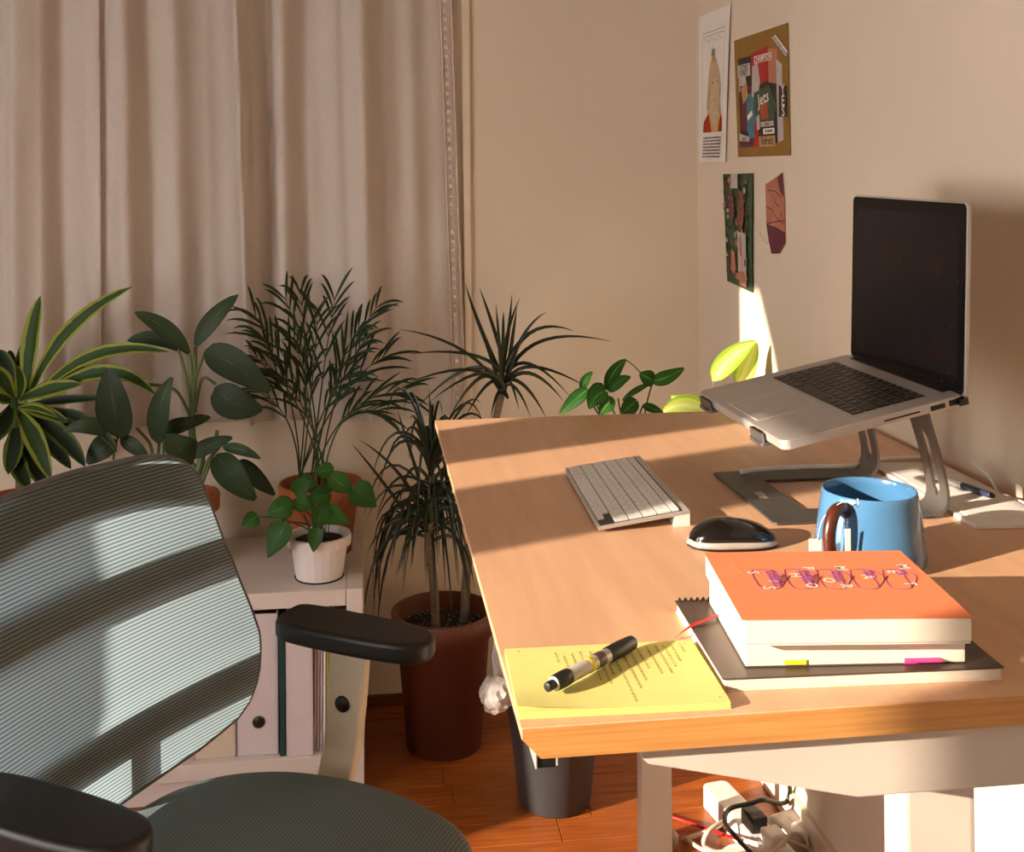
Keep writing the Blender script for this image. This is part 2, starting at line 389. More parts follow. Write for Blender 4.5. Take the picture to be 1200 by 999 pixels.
curtain('curtain', -1.75, -.70, [(-1.75, -1.75, .02), (-1.6, -1.6, .07), (-1.5, -1.5, .01), (-1.35, -1.35, .06), (-1.2, -1.2, .01), (-1.08, -1.08, .055), (-1.0, -.99, .01), (-.955, -.95, .02), (-.90, -.91, .055), (-.85, -.85, .035), (-.80, -.80, .0), (-.745, -.745, .015), (-.70, -.70, .03)],
        2.35, .803, 3.090, 'pale linen curtain hanging behind the yellow-striped dracaena', lean=.0)

# ---------------------------------------------------------------- standing desk
XD0, XD1, YD0, YD1 = .124, .915, .931, 2.172
desk = thing('standing_desk', 'beech-topped standing desk with a white steel frame along the right wall', 'desk', (.52, 1.55, 0))
ZB = DZ - .0265
B().prism([(XD0, DZ), (XD0, DZ - .0095), (XD0 + .016, ZB), (XD1, ZB), (XD1, DZ)], YD0 + .0012, YD1, 'y', bev=.0009, seg=1).build('tabletop', M_['desk'], desk, world=True)
B().prism([(XD0 + .0004, DZ - .0008), (XD0 + .0004, DZ - .0093), (XD0 + .016, ZB + .0004), (XD1, ZB + .0004), (XD1, DZ - .0008)], YD0, YD0 + .0012, 'y').build('edge_band', M_['band'], desk, world=True)
def beam(y0, y1):
    return B().prism([(.228, ZB), (.228, ZB - .009), (.231, ZB - .016), (.238, ZB - .022), (.428, .891), (.70, .891), (.885, ZB - .022), (.893, ZB - .012), (.893, ZB)], y0, y1, 'y', bev=.002, seg=2)
beam(.952, .998).build('support_beam', M_['steel'], desk, world=True)
beam(2.105, 2.15).build('support_beam', M_['steel'], desk, world=True)
def column(y0, y1):
    c = B().box((.505, y0, .50), (.578, y1, .884), bev=.006, seg=3); c.build('leg', M_['steel'], desk, world=True)
    B().box((.511, y0 + .005, .10), (.572, y1 - .005, .50), bev=.005, seg=3).build('leg_inner_tube', M_['steel'], desk, world=True)
    B().box((.515, y0 + .01, .884), (.568, y1 - .01, .8915)).build('leg_cap', M_['black'], desk, world=True)
    B().prism([(.19, .012), (.21, .03), (.48, .10), (.60, .10), (.87, .03), (.89, .012), (.89, 0), (.19, 0)], y0 - .01, y1 + .01, 'y', bev=.003).build('foot', M_['steel'], desk, world=True)
column(1.02, 1.066); column(2.10, 2.146)
B().box((.53, 1.066, .90), (.56, 2.10, .94), bev=.003).build('crossbar', M_['steel'], desk, world=True)
hs = B().box((.139, .948, ZB - .0165), (.157, 1.05, ZB), bev=.001).build('control_box', M_['black'], desk, world=True)
B().box((.1375, .9465, ZB - .0165), (.1392, 1.052, ZB), bev=.0004, seg=1).build('metal_rim', M_['alu'], hs, world=True)
B().box((.1556, .9468, ZB - .015), (.1572, 1.04, ZB), bev=.0004, seg=1).build('metal_rim', M_['alu'], hs, world=True)

# ---------------------------------------------------------------- yellow pad and pen
pad = thing('notepad', 'yellow notepad with pencil lines lying at the corner of the desk', 'notepad', (.218, 1.01, DZ))
pc = [(.128, 1.078), (.3125, 1.0735), (.3085, .9415), (.1235, .9475)]
pb = B()
for k in range(6):
    j = .0004 * (-1) ** k; pb.prism([(x + j, y + j) for x, y in pc], DZ + k * .0011, DZ + k * .0011 + .001, 'z')
pb.build('pages', M_['yellow'], pad, world=True)
zt = DZ + .0067
# top sheet with a slightly curled near corner
g = B(); n = 16; vs_, fs = [], []
def bil(s, t): # s along x, t from far to near
    a = Vector(pc[0]).lerp(Vector(pc[1]), s); b_ = Vector(pc[3]).lerp(Vector(pc[2]), s); return a.lerp(b_, t)
def padz(s, t): return zt + .005 * max(0, t - .7) / .3 * max(0, .35 - s) / .35
for i in range(n + 1):
    for j in range(n + 1):
        s, t = i / n, j / n; q = bil(s, t); vs_.append((q.x, q.y, padz(s, t)))
for i in range(n):
    for j in range(n): k = i * (n + 1) + j; fs.append((k, k + n + 1, k + n + 2, k + 1))
g.add(vs_, fs, smooth=True).build('top_sheet', M_['yellow'], pad, world=True)
hw = B(); random.seed(11)
for r_, (s, t0, t1) in enumerate([(.25, .12, .28), (.29, .18, .42), (.335, .15, .5), (.38, .12, .3), (.43, .12, .55), (.47, .15, .62), (.505, .2, .5), (.55, .3, .92), (.60, .14, .72), (.645, .1, .6), (.69, .1, .45), (.74, .08, .55), (.79, .08, .52), (.83, .07, .42), (.87, .06, .36), (.92, .05, .2)]):
    t = t0
    while t < t1:
        ln = random.uniform(.02, .06); pts = []
        for k in range(7):
            q = bil(s + .008 * math.sin(k * 2.4 + r_) + .012 * (t - t0), min(.96, t + ln * k / 6)); pts.append((q.x, q.y, zt + .0004))
        hw.tube(pts, .00022, 3); t += ln + .012
for s, t in ((.06, .06), (.94, .05), (.95, .93)):
    q = bil(s, t); hw.tube([(q.x, q.y, zt), (q.x + .002, q.y - .001, zt + .0004)], .0006, 4)
hw.build('handwriting', M_['ink'], pad, world=True)['kind'] = 'stuff'
# pen
p0, p1 = at(641, 806, z=DZ + .0165), at(747, 750, z=DZ + .0150)
pen = thing('pen', 'black and clear ballpoint pen lying on the yellow pad', 'pen', tuple((p0 + p1) / 2))
ax = (p1 - p0); LN = ax.length; MP = Matrix.Translation((0, 0, 0)) @ ax.to_track_quat('Z', 'Y').to_matrix().to_4x4() @ Matrix.Translation((0, 0, -LN / 2))
def pp(name, prof, m): return B().lathe([(r_ * 1.3, z * LN) for r_, z in prof], 20, M=MP).build(name, m, pen)
pp('push_button', [(.0022, 0), (.0032, .004), (.0033, .075), (.0028, .08)], M_['black'])
pp('rear_collar', [(.0040, .07), (.0052, .075), (.0056, .16), (.0054, .215), (.004, .22)], M_['black'])
pp('ring', [(.0045, .066), (.0049, .068), (.0049, .076), (.0045, .078)], M_['alu'])
pp('barrel', [(.0048, .215), (.0050, .22), (.0051, .64), (.0048, .65)], M_['clear'])
pp('ink_band', [(.00515, .42), (.00525, .422), (.00525, .46), (.00515, .462)], M_['flagy'])
pp('refill_spring', [(.0052, .50), (.0054, .505), (.0054, .58), (.0052, .585)], M_['darkcover'])
pp('grip', [(.0050, .64), (.0057, .65), (.0058, .80), (.0052, .93), (.0046, .94)], M_['black'])
pp('tip', [(.0042, .935), (.0036, .95), (.0014, .99), (.0006, 1.0)], M_['alu'])
clip = B().tube([MP @ Vector((.0062, 0, .14 * LN)), MP @ Vector((.0075, 0, .17 * LN)), MP @ Vector((.0068, 0, .40 * LN))], .0011, 6); clip.build('clip', M_['black'], pen)

# ---------------------------------------------------------------- books and notebook
def slab(t, name, cx, cy, w, d, z0, z1, rot, m, bev=.001, dx=0, dy=0, seg=2):
    M = Matrix.Translation((cx, cy, 0)) @ Matrix.Rotation(rot, 4, 'Z')
    return B().box((-w / 2 + dx, -d / 2 + dy, z0), (w / 2 + dx, d / 2 + dy, z1), bev=bev, M=M, seg=seg).build(name, m, t, world=True)
NBX, NBY, NBR = .447, 1.063, R(-2.6)
nb = thing('spiral_notebook', 'dark spiral notebook at the bottom of the book stack', 'notebook', (NBX, NBY, DZ))
slab(nb, 'back_cover', NBX, NBY, .260, .188, DZ, DZ + .0012, NBR, M_['cream'], .0003, seg=1)
slab(nb, 'pages', NBX, NBY, .258, .186, DZ + .0013, DZ + .0105, NBR, M_['cream'], .0006)
slab(nb, 'cover', NBX, NBY, .262, .190, DZ + .0106, DZ + .012, NBR, M_['darkcover'], .0003, seg=1)
MN = Matrix.Translation((NBX, NBY, DZ)) @ Matrix.Rotation(NBR, 4, 'Z')
for k in range(40):
    x = -.126 + k * .0064
    pts = [MN @ Vector((x, .0925 + .0055 * math.cos(a), .0085 + .0062 * math.sin(a))) for a in [R(-60 + 30 * j) for j in range(11)]]
    if k < 9 or k > 33: B().tube(pts, .0009, 5).build('spiral_ring', M_['black'], nb, world=True)
B2X, B2Y, B2R = .4485, 1.062, R(-5.2)
z2 = DZ + .0121
b2 = thing('paperback', 'thin cream-paged paperback with pink and yellow page flags under the orange book', 'book', (B2X, B2Y, z2))
slab(b2, 'back_cover', B2X, B2Y, .206, .158, z2, z2 + .0008, B2R, M_['darkcover'], .0002, seg=1)
slab(b2, 'pages', B2X, B2Y, .204, .156, z2 + .0009, z2 + .0275, B2R, M_['cream'], .001)
slab(b2, 'cover', B2X, B2Y, .206, .158, z2 + .0276, z2 + .0285, B2R, M_['paper'], .0002, seg=1)
M2 = Matrix.Translation((B2X, B2Y, z2)) @ Matrix.Rotation(B2R, 4, 'Z')
B().box((.045, -.086, .0048), (.078, -.0775, .0056), M=M2).build('pink_flag', M_['pink'], b2, world=True)
B().box((.045, -.0793, .001), (.078, -.0783, .0052), M=M2).build('pink_flag', M_['pink'], b2, world=True)
B().box((-.066, -.0793, .002), (-.046, -.0783, .0062), M=M2).build('yellow_flag', M_['flagy'], b2, world=True)
OBX, OBY, OBR = .443, 1.0505, R(-6.5)
z3 = z2 + .0286; OT = .0245
ob_ = thing('paperback', 'thick orange paperback lettered METAMORPHOSIS on top of the stack', 'book', (OBX, OBY, z3))
W, H_ = .2085, .183
slab(ob_, 'back_cover', OBX, OBY, W - .004, H_ - .004, z3, z3 + .0008, OBR, M_['paper'], .0002, seg=1)
slab(ob_, 'pages', OBX, OBY, W - .002, H_ - .002, z3 + .0009, z3 + OT - .0009, OBR, M_['cream'], .003, seg=3)
cv = slab(ob_, 'cover', OBX, OBY, W, H_, z3 + OT - .0008, z3 + OT, OBR, M_['orange'], .0002, seg=1)
MO = Matrix.Translation((OBX, OBY, z3 + OT + .0003)) @ Matrix.Rotation(OBR, 4, 'Z')
for ch, u, v in [('M', 1058, 665), ('E', 1046, 671), ('T', 1066, 685), ('A', 1017, 677), ('M', 985, 667), ('O', 971, 681), ('R', 992, 688), ('P', 947, 667), ('H', 932, 675), ('O', 951, 687), ('S', 882, 672), ('I', 906, 682), ('S', 901, 690)]:
    q = at(u, v, z=z3 + OT); L = MO.inverted() @ Vector((q.x, q.y, z3 + OT + .0003))
    lt = B(); text_geo(ch, .0165, MO @ Matrix.Translation((L.x, L.y, .0003)) @ Matrix.Rotation(R(-90), 4, 'Z'), lt, bold=.0003)
    lt.build('title_letter', M_['paper'], cv, world=True)
ln_ = B()
def lp(u, v): q = at(u, v, z=z3 + OT + .0004); return q
for k, cx in enumerate((887, 925, 963, 1002, 1040)):
    o = cx
    P = [(o - 6, 668), (o + 16, 668), (o + 20, 676), (o + 28, 689), (o + 10, 690), (o + 3, 687), (o - 4, 677), (o - 6, 668)]
    ln_.tube([lp(*q) for q in cat_rom([(a, b_, 0) for a, b_ in P], 4) for q in [(q.x, q.y)]], .0003, 4)
    P = [(o + 16, 668), (o + 30, 673), (o + 34, 679), (o + 28, 689)]
    ln_.tube([lp(q.x, q.y) for q in cat_rom([(a, b_, 0) for a, b_ in P], 4)], .0003, 4)
    if k < 4: ln_.tube([lp(o + 33, 676), lp(o + 35, 680), lp(o + 38, 675)], .0003, 4)
    for j in range((7, 6, 5, 3, 2)[k]):
        y = 669 + j * (19 / 7); ln_.tube([lp(o + 9 + j * 1.6, y), lp(o + 12 + j * 1.7, y + 2.2), lp(o + 17 + j * 1.7, y + .6), lp(o + 22 + j * 1.3, y + 2.4)], .0006, 4)
    if k < 2:
        for j in range(5): ln_.tube([lp(o + 22, 674 + j * 2.6), lp(o + 27, 676 + j * 1.6), lp(o + 33, 674 + j * 2.2)], .0005, 4)
ln_.build('cover_drawing', M_['purple'], cv, world=True)
tx = B()
for j in range(2): tx.box(tuple(at(866 + j * 4, 671 + j * 2, z=z3 + OT)), tuple(at(866 + j * 4, 671 + j * 2, z=z3 + OT) + Vector((.0008, .022 - .006 * j, .0003))))
tx.build('small_print', M_['orange'], cv, world=True)
rb = B(); Q = cat_rom([at(791, 748, z=DZ + .0015), at(800, 741, z=DZ + .009), at(812, 733, z=DZ + .0152), at(830, 726, z=DZ + .0155), at(846, 720, z=DZ + .0158), at(866, 716, z=DZ + .0160)], 6)
vs_, fs = [], []
for i, q in enumerate(Q):
    d = (Q[min(i + 1, len(Q) - 1)] - Q[max(i - 1, 0)]).normalized(); s = d.cross(Vector((0, 0, 1))).normalized() * .0022
    vs_ += [q - s, q + s, q + s + Vector((0, 0, .0004)), q - s + Vector((0, 0, .0004))]
for i in range(len(Q) - 1):
    for a in range(4): fs.append((4 * i + a, 4 * i + (a + 1) % 4, 4 * i + 4 + (a + 1) % 4, 4 * i + 4 + a))
rb.add(vs_, fs, smooth=True).build('bookmark_ribbon', M_['red'], nb, world=True)

# ---------------------------------------------------------------- keyboard
KC = [Vector((.307, 1.742)), Vector((.293, 1.432)), Vector((.424, 1.462)), Vector((.424, 1.762))]
KC = [Vector((.3045, 1.747)), Vector((.2945, 1.438)), Vector((.4215, 1.452)), Vector((.4275, 1.757))]
kb = thing('keyboard', 'slim aluminium keyboard with white keys on the bare desk', 'keyboard', (.36, 1.60, DZ))
def kq(s, t, h):  # s 0..1 front->rear(x), t 0..1 far->near
    a = KC[0].lerp(KC[3], s); b_ = KC[1].lerp(KC[2], s); q = a.lerp(b_, t); return Vector((q.x, q.y, DZ + .0035 + .0125 * s + h))
def kslab(s0, s1, t0, t1, h0, h1):
    P = [(s0, t0), (s1, t0), (s1, t1), (s0, t1)]; v = [kq(s, t, h0) for s, t in P] + [kq(s, t, h1) for s, t in P]
    return v, [(3, 2, 1, 0), (4, 5, 6, 7), (0, 1, 5, 4), (1, 2, 6, 5), (2, 3, 7, 6), (3, 0, 4, 7)]
B().add(*kslab(0, 1, 0, 1, 0, .0042)).build('case', M_['alu'], kb, world=True)
def foot(t0, t1):
    P = [(.83, t0), (1, t0), (1, t1), (.83, t1)]; v = [Vector((*kq(s, t, 0).xy, DZ)) for s, t in P] + [kq(s, t, 0) for s, t in P]
    return B().add(v, [(3, 2, 1, 0), (4, 5, 6, 7), (0, 1, 5, 4), (1, 2, 6, 5), (2, 3, 7, 6), (3, 0, 4, 7)])
foot(0, 1).build('battery_tube', M_['white'], kb, world=True)
B().add(*kslab(.025, .925, .015, .985, .0042, .0044)).build('key_well', M_['black'], kb, world=True)
kr = B()
rows = [[1.0, 1, 1, 1.25, 5.1, 1.25, 1, 1, 1, 1], [2.3] + [1] * 10 + [2.3], [1.8] + [1] * 11 + [1.8], [1.5] + [1] * 12 + [1.2], [1] * 13 + [1.6], [1.05] * 14]
s_ = .035
for ri, row in enumerate(rows):
    dep = .153 if ri < 5 else .09; tot = sum(row); t = .022; gap = .0035
    for ki, w in enumerate(row):
        wt = w / tot * .956
        if not (ri == 0 and ki == 9) :
            s0, s1 = s_, s_ + dep - .012
            if ri == 0 and ki in (7, 8) and ki == 8: s1 = s_ + dep * .5 - .01
            v, f = kslab(s0, s1, t + gap / 2, t + wt - gap / 2, .0043, .0066)
            k_ = B().add(v, f).build('key', M_['keyw'], kb, world=True)
            c = kq((s0 + s1) / 2, t + wt / 2, .0067)
            if w < 2: kr.box((c.x - .0014, c.y - .0007, c.z), (c.x + .0014, c.y + .0007, c.z + .0002))
        t += wt
    s_ += dep + .003
kr.build('key_legends', M_['keyprint'], kb, world=True)

# ---------------------------------------------------------------- mouse
ms = thing('computer_mouse', 'black and silver computer mouse beside the keyboard', 'mouse', (.452, 1.368, DZ), R(-3))
def mouse_shell(z0, z1f, wscale, name, m, half=.058, wid=.030, lo=0.0):
    n, k = 28, 18; vs_, fs = [], []
    for i in range(n + 1):
        u = -1 + 2 * i / n; x = u * half; wd = wid * wscale * (1 - abs(u) ** 3.2) ** .5
        hgt = z1f(u)
        for j in range(k + 1):
            a = math.pi * j / k; vs_.append((x, -wd * math.cos(a), z0 + max(0, hgt - z0) * math.sin(a) ** .62))
    for i in range(n):
        for j in range(k): q = i * (k + 1) + j; fs.append((q, q + 1, q + k + 2, q + k + 1))
    for i in range(n): fs.append((i * (k + 1), (i + 1) * (k + 1), (i + 1) * (k + 1) + k, i * (k + 1) + k))
    return B().add(vs_, fs, smooth=True).build(name, m, ms)
hump = lambda u: .0305 * (max(0, 1 - ((u + .22) / (1.22 if u > -.22 else .79)) ** 2)) ** .55
mouse_shell(.0012, lambda u: .002 + hump(u) * .34, 1.0, 'base', M_['black'])
mouse_shell(.004, lambda u: .005 + hump(u) * .42, 1.015, 'silver_band', M_['alu'], .0588)
mouse_shell(.006, lambda u: .004 + hump(u) * 1.0, .95, 'top_shell', M_['blackgloss'], .0562)
B().tube([(.016, -.003, .0265), (.026, -.003, .0245), (.033, -.003, .0215)], .0032, 8).build('scroll_wheel', M_['black'], ms)

# ---------------------------------------------------------------- mug and tea bag
MX, MY = .594, 1.283
mug = thing('mug', 'blue mug with a dark wooden handle beside the laptop stand', 'mug', (MX, MY, DZ))
hM = .087
B().lathe([(.002, .001), (.060, .001), (.0645, .004), (.0655, .010), (.0645, .022), (.0600, .055), (.0562, .080), (.0552, hM), (.0542, hM + .0012), (.0528, hM), (.0535, .078), (.057, .05), (.061, .02), (.058, .008), (.002, .006)], 56).build('cup', M_['mug'], mug)
B().lathe([(.002, .018), (.0605, .018), (.0605, .019), (.002, .0192)], 40).build('tea', M_['tea'], mug)
hd = Vector((-.80, -.60, 0)); Q = [hd * .0545 + Vector((0, 0, .070)), hd * .066 + Vector((0, 0, .078)), hd * .082 + Vector((0, 0, .076)), hd * .092 + Vector((0, 0, .060)), hd * .093 + Vector((0, 0, .040)), hd * .086 + Vector((0, 0, .022)), hd * .066 + Vector((0, 0, .015))]
B().tube(cat_rom(Q, 6), .0075, 12, flat=1.0).build('handle', M_['walnut'], mug)
tb = thing('tea_tag', 'white tea-bag tags on a string hanging over the blue mug', 'tea tag', (MX, MY, DZ + .085))
a0 = Vector((MX, MY, DZ)); h0 = at(978, 579, z=DZ + hM + .0016); rimdir = Vector((-.62, -.78, 0)).normalized()
sp = [a0 + rimdir * .049 + Vector((0, 0, .072)), a0 + rimdir * .0542 + Vector((0, 0, hM + .0022)), a0 + rimdir * .0575 + Vector((0, 0, hM - .006)), a0 + hd * .074 + Vector((.004, -.004, .0875)), a0 + hd * .090 + Vector((-.006, .006, .070)), a0 + hd * .098 + Vector((-.006, .012, .045))]
B().tube(cat_rom(sp, 5), .0006, 5).build('string', M_['paper'], tb, world=True)
tg = a0 + hd * .098 + Vector((-.007, .013, .032))
B().box((tg.x - .009, tg.y - .0005, tg.z - .016), (tg.x + .006, tg.y + .0005, tg.z + .014), bev=.0003, seg=1).build('tag', M_['paper'], tb, world=True)
tg = a0 + hd * .088 + Vector((.017, -.006, .042))
B().box((tg.x - .0035, tg.y - .0005, tg.z - .024), (tg.x + .0035, tg.y + .0005, tg.z + .018), bev=.0003, seg=1).build('tag', M_['paper'], tb, world=True)

# ---------------------------------------------------------------- laptop stand
st = thing('laptop_stand', 'grey aluminium laptop stand with slotted legs under the open laptop', 'laptop stand', (.66, 1.566, DZ))
x0, x1, y0, y1 = .531, .757, 1.433, 1.700; bt = .0042
def frame_poly(b, z0, z1):
    o_ = [(x0 + .004, y0), (x1, y0), (x1, y0 + .058), (.594, y0 + .058), (.594, y1 - .058), (x1, y1 - .058), (x1, y1), (x0 + .004, y1), (x0, y1 - .004), (x0, y0 + .004)]
    return b.prism(o_, z0, z1, 'z', bev=.0008, seg=1)
M_['standbase'] = mat('stand_base_grey', '#55524e', .45, .5, var=.15, scale=30)
frame_poly(B(), DZ + .0012, DZ + bt).build('base', M_['standbase'], st, world=True)
lg = B(); q = Matrix.Translation((.560, 1.562, DZ + bt + .0002)) @ Matrix.Rotation(R(-90), 4, 'Z')
for a, b_, c, d in ((-.018, -.002, -.004, .007), (.0, .016, -.002, .005), (-.016, .014, -.006, -.004)): lg.box((a, c, 0), (b_, d, .0003), M=q)
lg.build('maker_mark', M_['pgrey'], st, world=True)
def stand_leg(ya, yb, zt):
    """flat bar rising from the rear of a side bar, with a long slot"""
    prof = [(x1 - .012, DZ + .0022), (x1 + .004, DZ + .004), (x1 + .015, DZ + .012), (x1 + .019, DZ + .026), (x1 + .016, DZ + .05), (x1 + .006, DZ + .09), (x1 - .006, DZ + .13), (x1 - .014, zt)]
    C = cat_rom([(a, 0, b_) for a, b_ in prof], 5); n = len(C); g = B(); th = .0042
    wtop = 1.0; slots = []
    for i, c in enumerate(C):
        s = i / (n - 1); T = (C[min(i + 1, n - 1)] - C[max(i - 1, 0)]).normalized(); Nn = Vector((T.z, 0, -T.x)) * th / 2
        hw_ = .0095 if .46 < s < .80 else 0; ym = (ya + yb) / 2
        if .42 < s <= .46 or .80 <= s < .84: hw_ = .004
        slots.append((c, Nn, hw_, ym))
    for side in (0, 1):
        vs_, fs = [], []
        for c, Nn, hw_, ym in slots:
            a, b_ = (ya, ym - hw_) if side == 0 else (ym + hw_, yb)
            vs_ += [c + Nn + Vector((0, a, 0)), c + Nn + Vector((0, b_, 0)), c - Nn + Vector((0, b_, 0)), c - Nn + Vector((0, a, 0))]
        for i in range(n - 1):
            for a in range(4): fs.append((4 * i + a, 4 * i + (a + 1) % 4, 4 * i + 4 + (a + 1) % 4, 4 * i + 4 + a))
        fs += [(0, 1, 2, 3), (4 * n - 1, 4 * n - 2, 4 * n - 3, 4 * n - 4)]
        g.add(vs_, fs)
    g.build('leg', M_['aludark'], st, world=True)
# laptop frame: hinge line far->near, direction to the front, tilt
LFb, LNb = Vector((.7715, 1.7385, 1.1595)), Vector((.7885, 1.416, 1.1525))
hax = (LNb - LFb); LW = hax.length; hax.normalize(); LD = .262
fr = Vector((-.9985, -.055, -.200)); fr = (fr - hax * fr.dot(hax)).normalized(); up = hax.cross(fr).normalized()
if up.z < 0: up = -up
def lp3(s, t, h=0): return LFb + hax * (s * LW) + fr * (t * LD) + up * h
TH = .0135
stand_leg(y0, y0 + .058, DZ + .1615); stand_leg(y1 - .058, y1, DZ + .1615)
def lslab(b, s0, s1, t0, t1, h0, h1, r=0, n=5, mi=0, bev=0):
    """rounded slab in the laptop's own axes"""
    M = Matrix(((fr.x, hax.x, up.x, LFb.x), (fr.y, hax.y, up.y, LFb.y), (fr.z, hax.z, up.z, LFb.z), (0, 0, 0, 1)))
    P = rrect(t0 * LD, s0 * LW, t1 * LD, s1 * LW, r, n) if r else [(t0 * LD, s0 * LW), (t1 * LD, s0 * LW), (t1 * LD, s1 * LW), (t0 * LD, s1 * LW)]
    return b.prism(P, h0, h1, 'z', mi, bev, M=M)
lslab(B(), .12, .92, .02, .97, -TH - .0056, -TH - .0010, .02, bev=.0006).build('tray', M_['aludark'], st, world=True)
for s0, s1 in ((.07, .21), (.69, .83)):
    hk = B(); lslab(hk, s0, s1, .95, 1.035, -TH - .0056, -TH - .001, .006); lslab(hk, s0, s1, 1.008, 1.022, -TH - .0052, -.002, .002)
    h_ = hk.build('front_hook', M_['aludark'], st, world=True)
    g = B(); lslab(g, s0 + .02, s1 - .02, 1.0065, 1.0205, -.002, -.0008, .001); g.build('rubber_pad', M_['black'], h_, world=True)

# ---------------------------------------------------------------- laptop
lap = thing('laptop', 'open silver laptop with a dark screen raised on the grey stand', 'laptop', tuple(lp3(.5, .5, -TH)))
lslab(B(), 0, 1, 0, 1, -TH, 0, .013, bev=.0022, n=6).build('base', M_['alu'], lap, world=True)
well = lslab(B(), .085, .915, .135, .565, .0001, .0004, .003).build('keyboard_well', M_['alu'], lap, world=True)
lrows = [[1.05] * 14, [1] * 13 + [1.5], [1.5] + [1] * 13, [1.8] + [1] * 11 + [1.8], [2.3] + [1] * 10 + [2.3], [1, 1, 1, 1.25, 5.1, 1.25, 1, .9, .9, .9]]
t = .143; kl = B()
for ri, row in enumerate(lrows):
    dep = .045 if ri == 0 else .0745; tot = sum(row); s = .093
    for ki, w in enumerate(row):
        ws = w / tot * .814
        lslab(B(), s + .0035, s + ws - .0035, t + .004, t + dep - .005, .0004, .0015).build('key', M_['black'], lap, world=True)
        c = (s + ws / 2, t + dep * .45)
        if w < 2: lslab(kl, c[0] - .006, c[0] + .006, c[1] - .007, c[1] + .004, .0015, .0017)
        s += ws
    t += dep
kl.build('key_legends', M_['keyprint'], lap, world=True)
tp = B(); lslab(tp, .335, .665, .60, .955, .0001, .0005, .004); tp.build('trackpad', M_['alu'], lap, world=True)
tl = B()
for a, b_, c, d in ((.333, .335, .60, .957), (.665, .667, .60, .957), (.333, .667, .598, .6005), (.333, .667, .955, .957)): lslab(tl, a, b_, c, d, .0001, .0006)
tl.build('trackpad_edge', M_['white'], lap, world=True)
lslab(B(), .09, .91, -.004, .052, -.004, .0022, .004).build('hinge_cover', M_['blackgloss'], lap, world=True)
pt = B()
lslab(pt, .9995, 1.0035, .11, .19, -.0105, -.0045); lslab(pt, .9995, 1.0045, .03, .085, -.0105, -.003)
pt.build('side_ports', M_['black'], lap, world=True)
lslab(B(), .9995, 1.003, .25, .45, -.0085, -.0065).build('card_slot', M_['black'], lap, world=True)
us = B(); lslab(us, 1.0, 1.03, -.005, .045, -.011, -.002, .0015); us.build('usb_receiver', M_['blackgloss'], lap, world=True)
# lid
lt0 = Vector((.0065 / .257, 0, 1)).normalized(); LH = .2585
ln3 = hax.cross(lt0).normalized()
if ln3.x > 0: ln3 = -ln3      # towards the user
Mlid = Matrix(((hax.x, lt0.x, ln3.x, LFb.x), (hax.y, lt0.y, ln3.y, LFb.y), (hax.z, lt0.z, ln3.z, LFb.z), (0, 0, 0, 1)))
Mlid = Mlid @ Matrix.Translation((0, 0, -.003))
lid = B().prism(rrect(0, -.006, LW, LH, .011, 6), -.0055, 0, 'z', bev=.0015, M=Mlid).build('lid', M_['alu'], lap, world=True)
B().prism(rrect(.0035, -.002, LW - .0035, LH - .003, .008, 6), .0001, .0008, 'z', M=Mlid).build('screen', M_['screen'], lid, world=True)
M_['panel'] = mat('screen_panel', '#1c1a1d', .18, var=.3, scale=7, spec=.25)
B().prism([(.017, .018), (LW - .017, .018), (LW - .017, LH - .020), (.017, LH - .020)], .0008, .0010, 'z', M=Mlid).build('display', M_['panel'], lid, world=True)
M_['ghost'] = mat('screen_ghost', '#2c1d15', .2, var=.3, scale=30, spec=.25); M_['dust'] = mat('screen_dust', '#8a8580', .8)
gh = B()
for a, b_, c, d in ((.27, .35, .60, .70), (.44, .50, .58, .70), (.76, .82, .58, .70), (.06, .95, .775, .778), (.75, .82, .15, .27)):
    gh.prism([(a * LW, c * LH), (b_ * LW, c * LH), (b_ * LW, d * LH), (a * LW, d * LH)], .0010, .0011, 'z', M=Mlid)
gh.build('faint_windows', M_['ghost'], lid, world=True)
du = B(); random.seed(5)
for k in range(46):
    a, c = random.uniform(.05, .95), random.uniform(.03, 1) ** 2.4 * .6 + .03; r_ = random.uniform(.0002, .0006)
    du.prism([(a * LW - r_, c * LH - r_), (a * LW + r_, c * LH - r_), (a * LW + r_, c * LH + r_), (a * LW - r_, c * LH + r_)], .0011, .0012, 'z', M=Mlid)
du.build('dust_specks', M_['dust'], lid, world=True)

# ---------------------------------------------------------------- drawing tablet, stylus, white cable
tab = thing('drawing_tablet', 'flat white drawing tablet lying by the wall behind the mug', 'tablet', (.85, 1.53, DZ))
tp_ = [(.785, 1.383), (.900, 1.372), (.905, 1.70), (.793, 1.715)]
B().prism(tp_, DZ, DZ + .0055, 'z', bev=.0012).build('body', M_['white'], tab, world=True)
B().prism([(.797, 1.42), (.893, 1.41), (.897, 1.68), (.803, 1.70)], DZ + .0055, DZ + .0062, 'z', bev=.0002, seg=1).build('active_area', M_['paper'], tab, world=True)
s0, s1 = Vector((.842, 1.60, DZ + .0115)), Vector((.872, 1.486, DZ + .0115))
sty = thing('stylus', 'thin white and dark blue stylus resting on the drawing tablet', 'stylus', tuple((s0 + s1) / 2))
B().tube([s0, s0.lerp(s1, .05), s0.lerp(s1, .5)], [.0025, .0042, .0048], 12).build('grip', M_['white'], sty, world=True)
B().tube([s0.lerp(s1, .5), s0.lerp(s1, .93), s1], [.0048, .0046, .003], 12).build('barrel', M_['stylusblue'], sty, world=True)
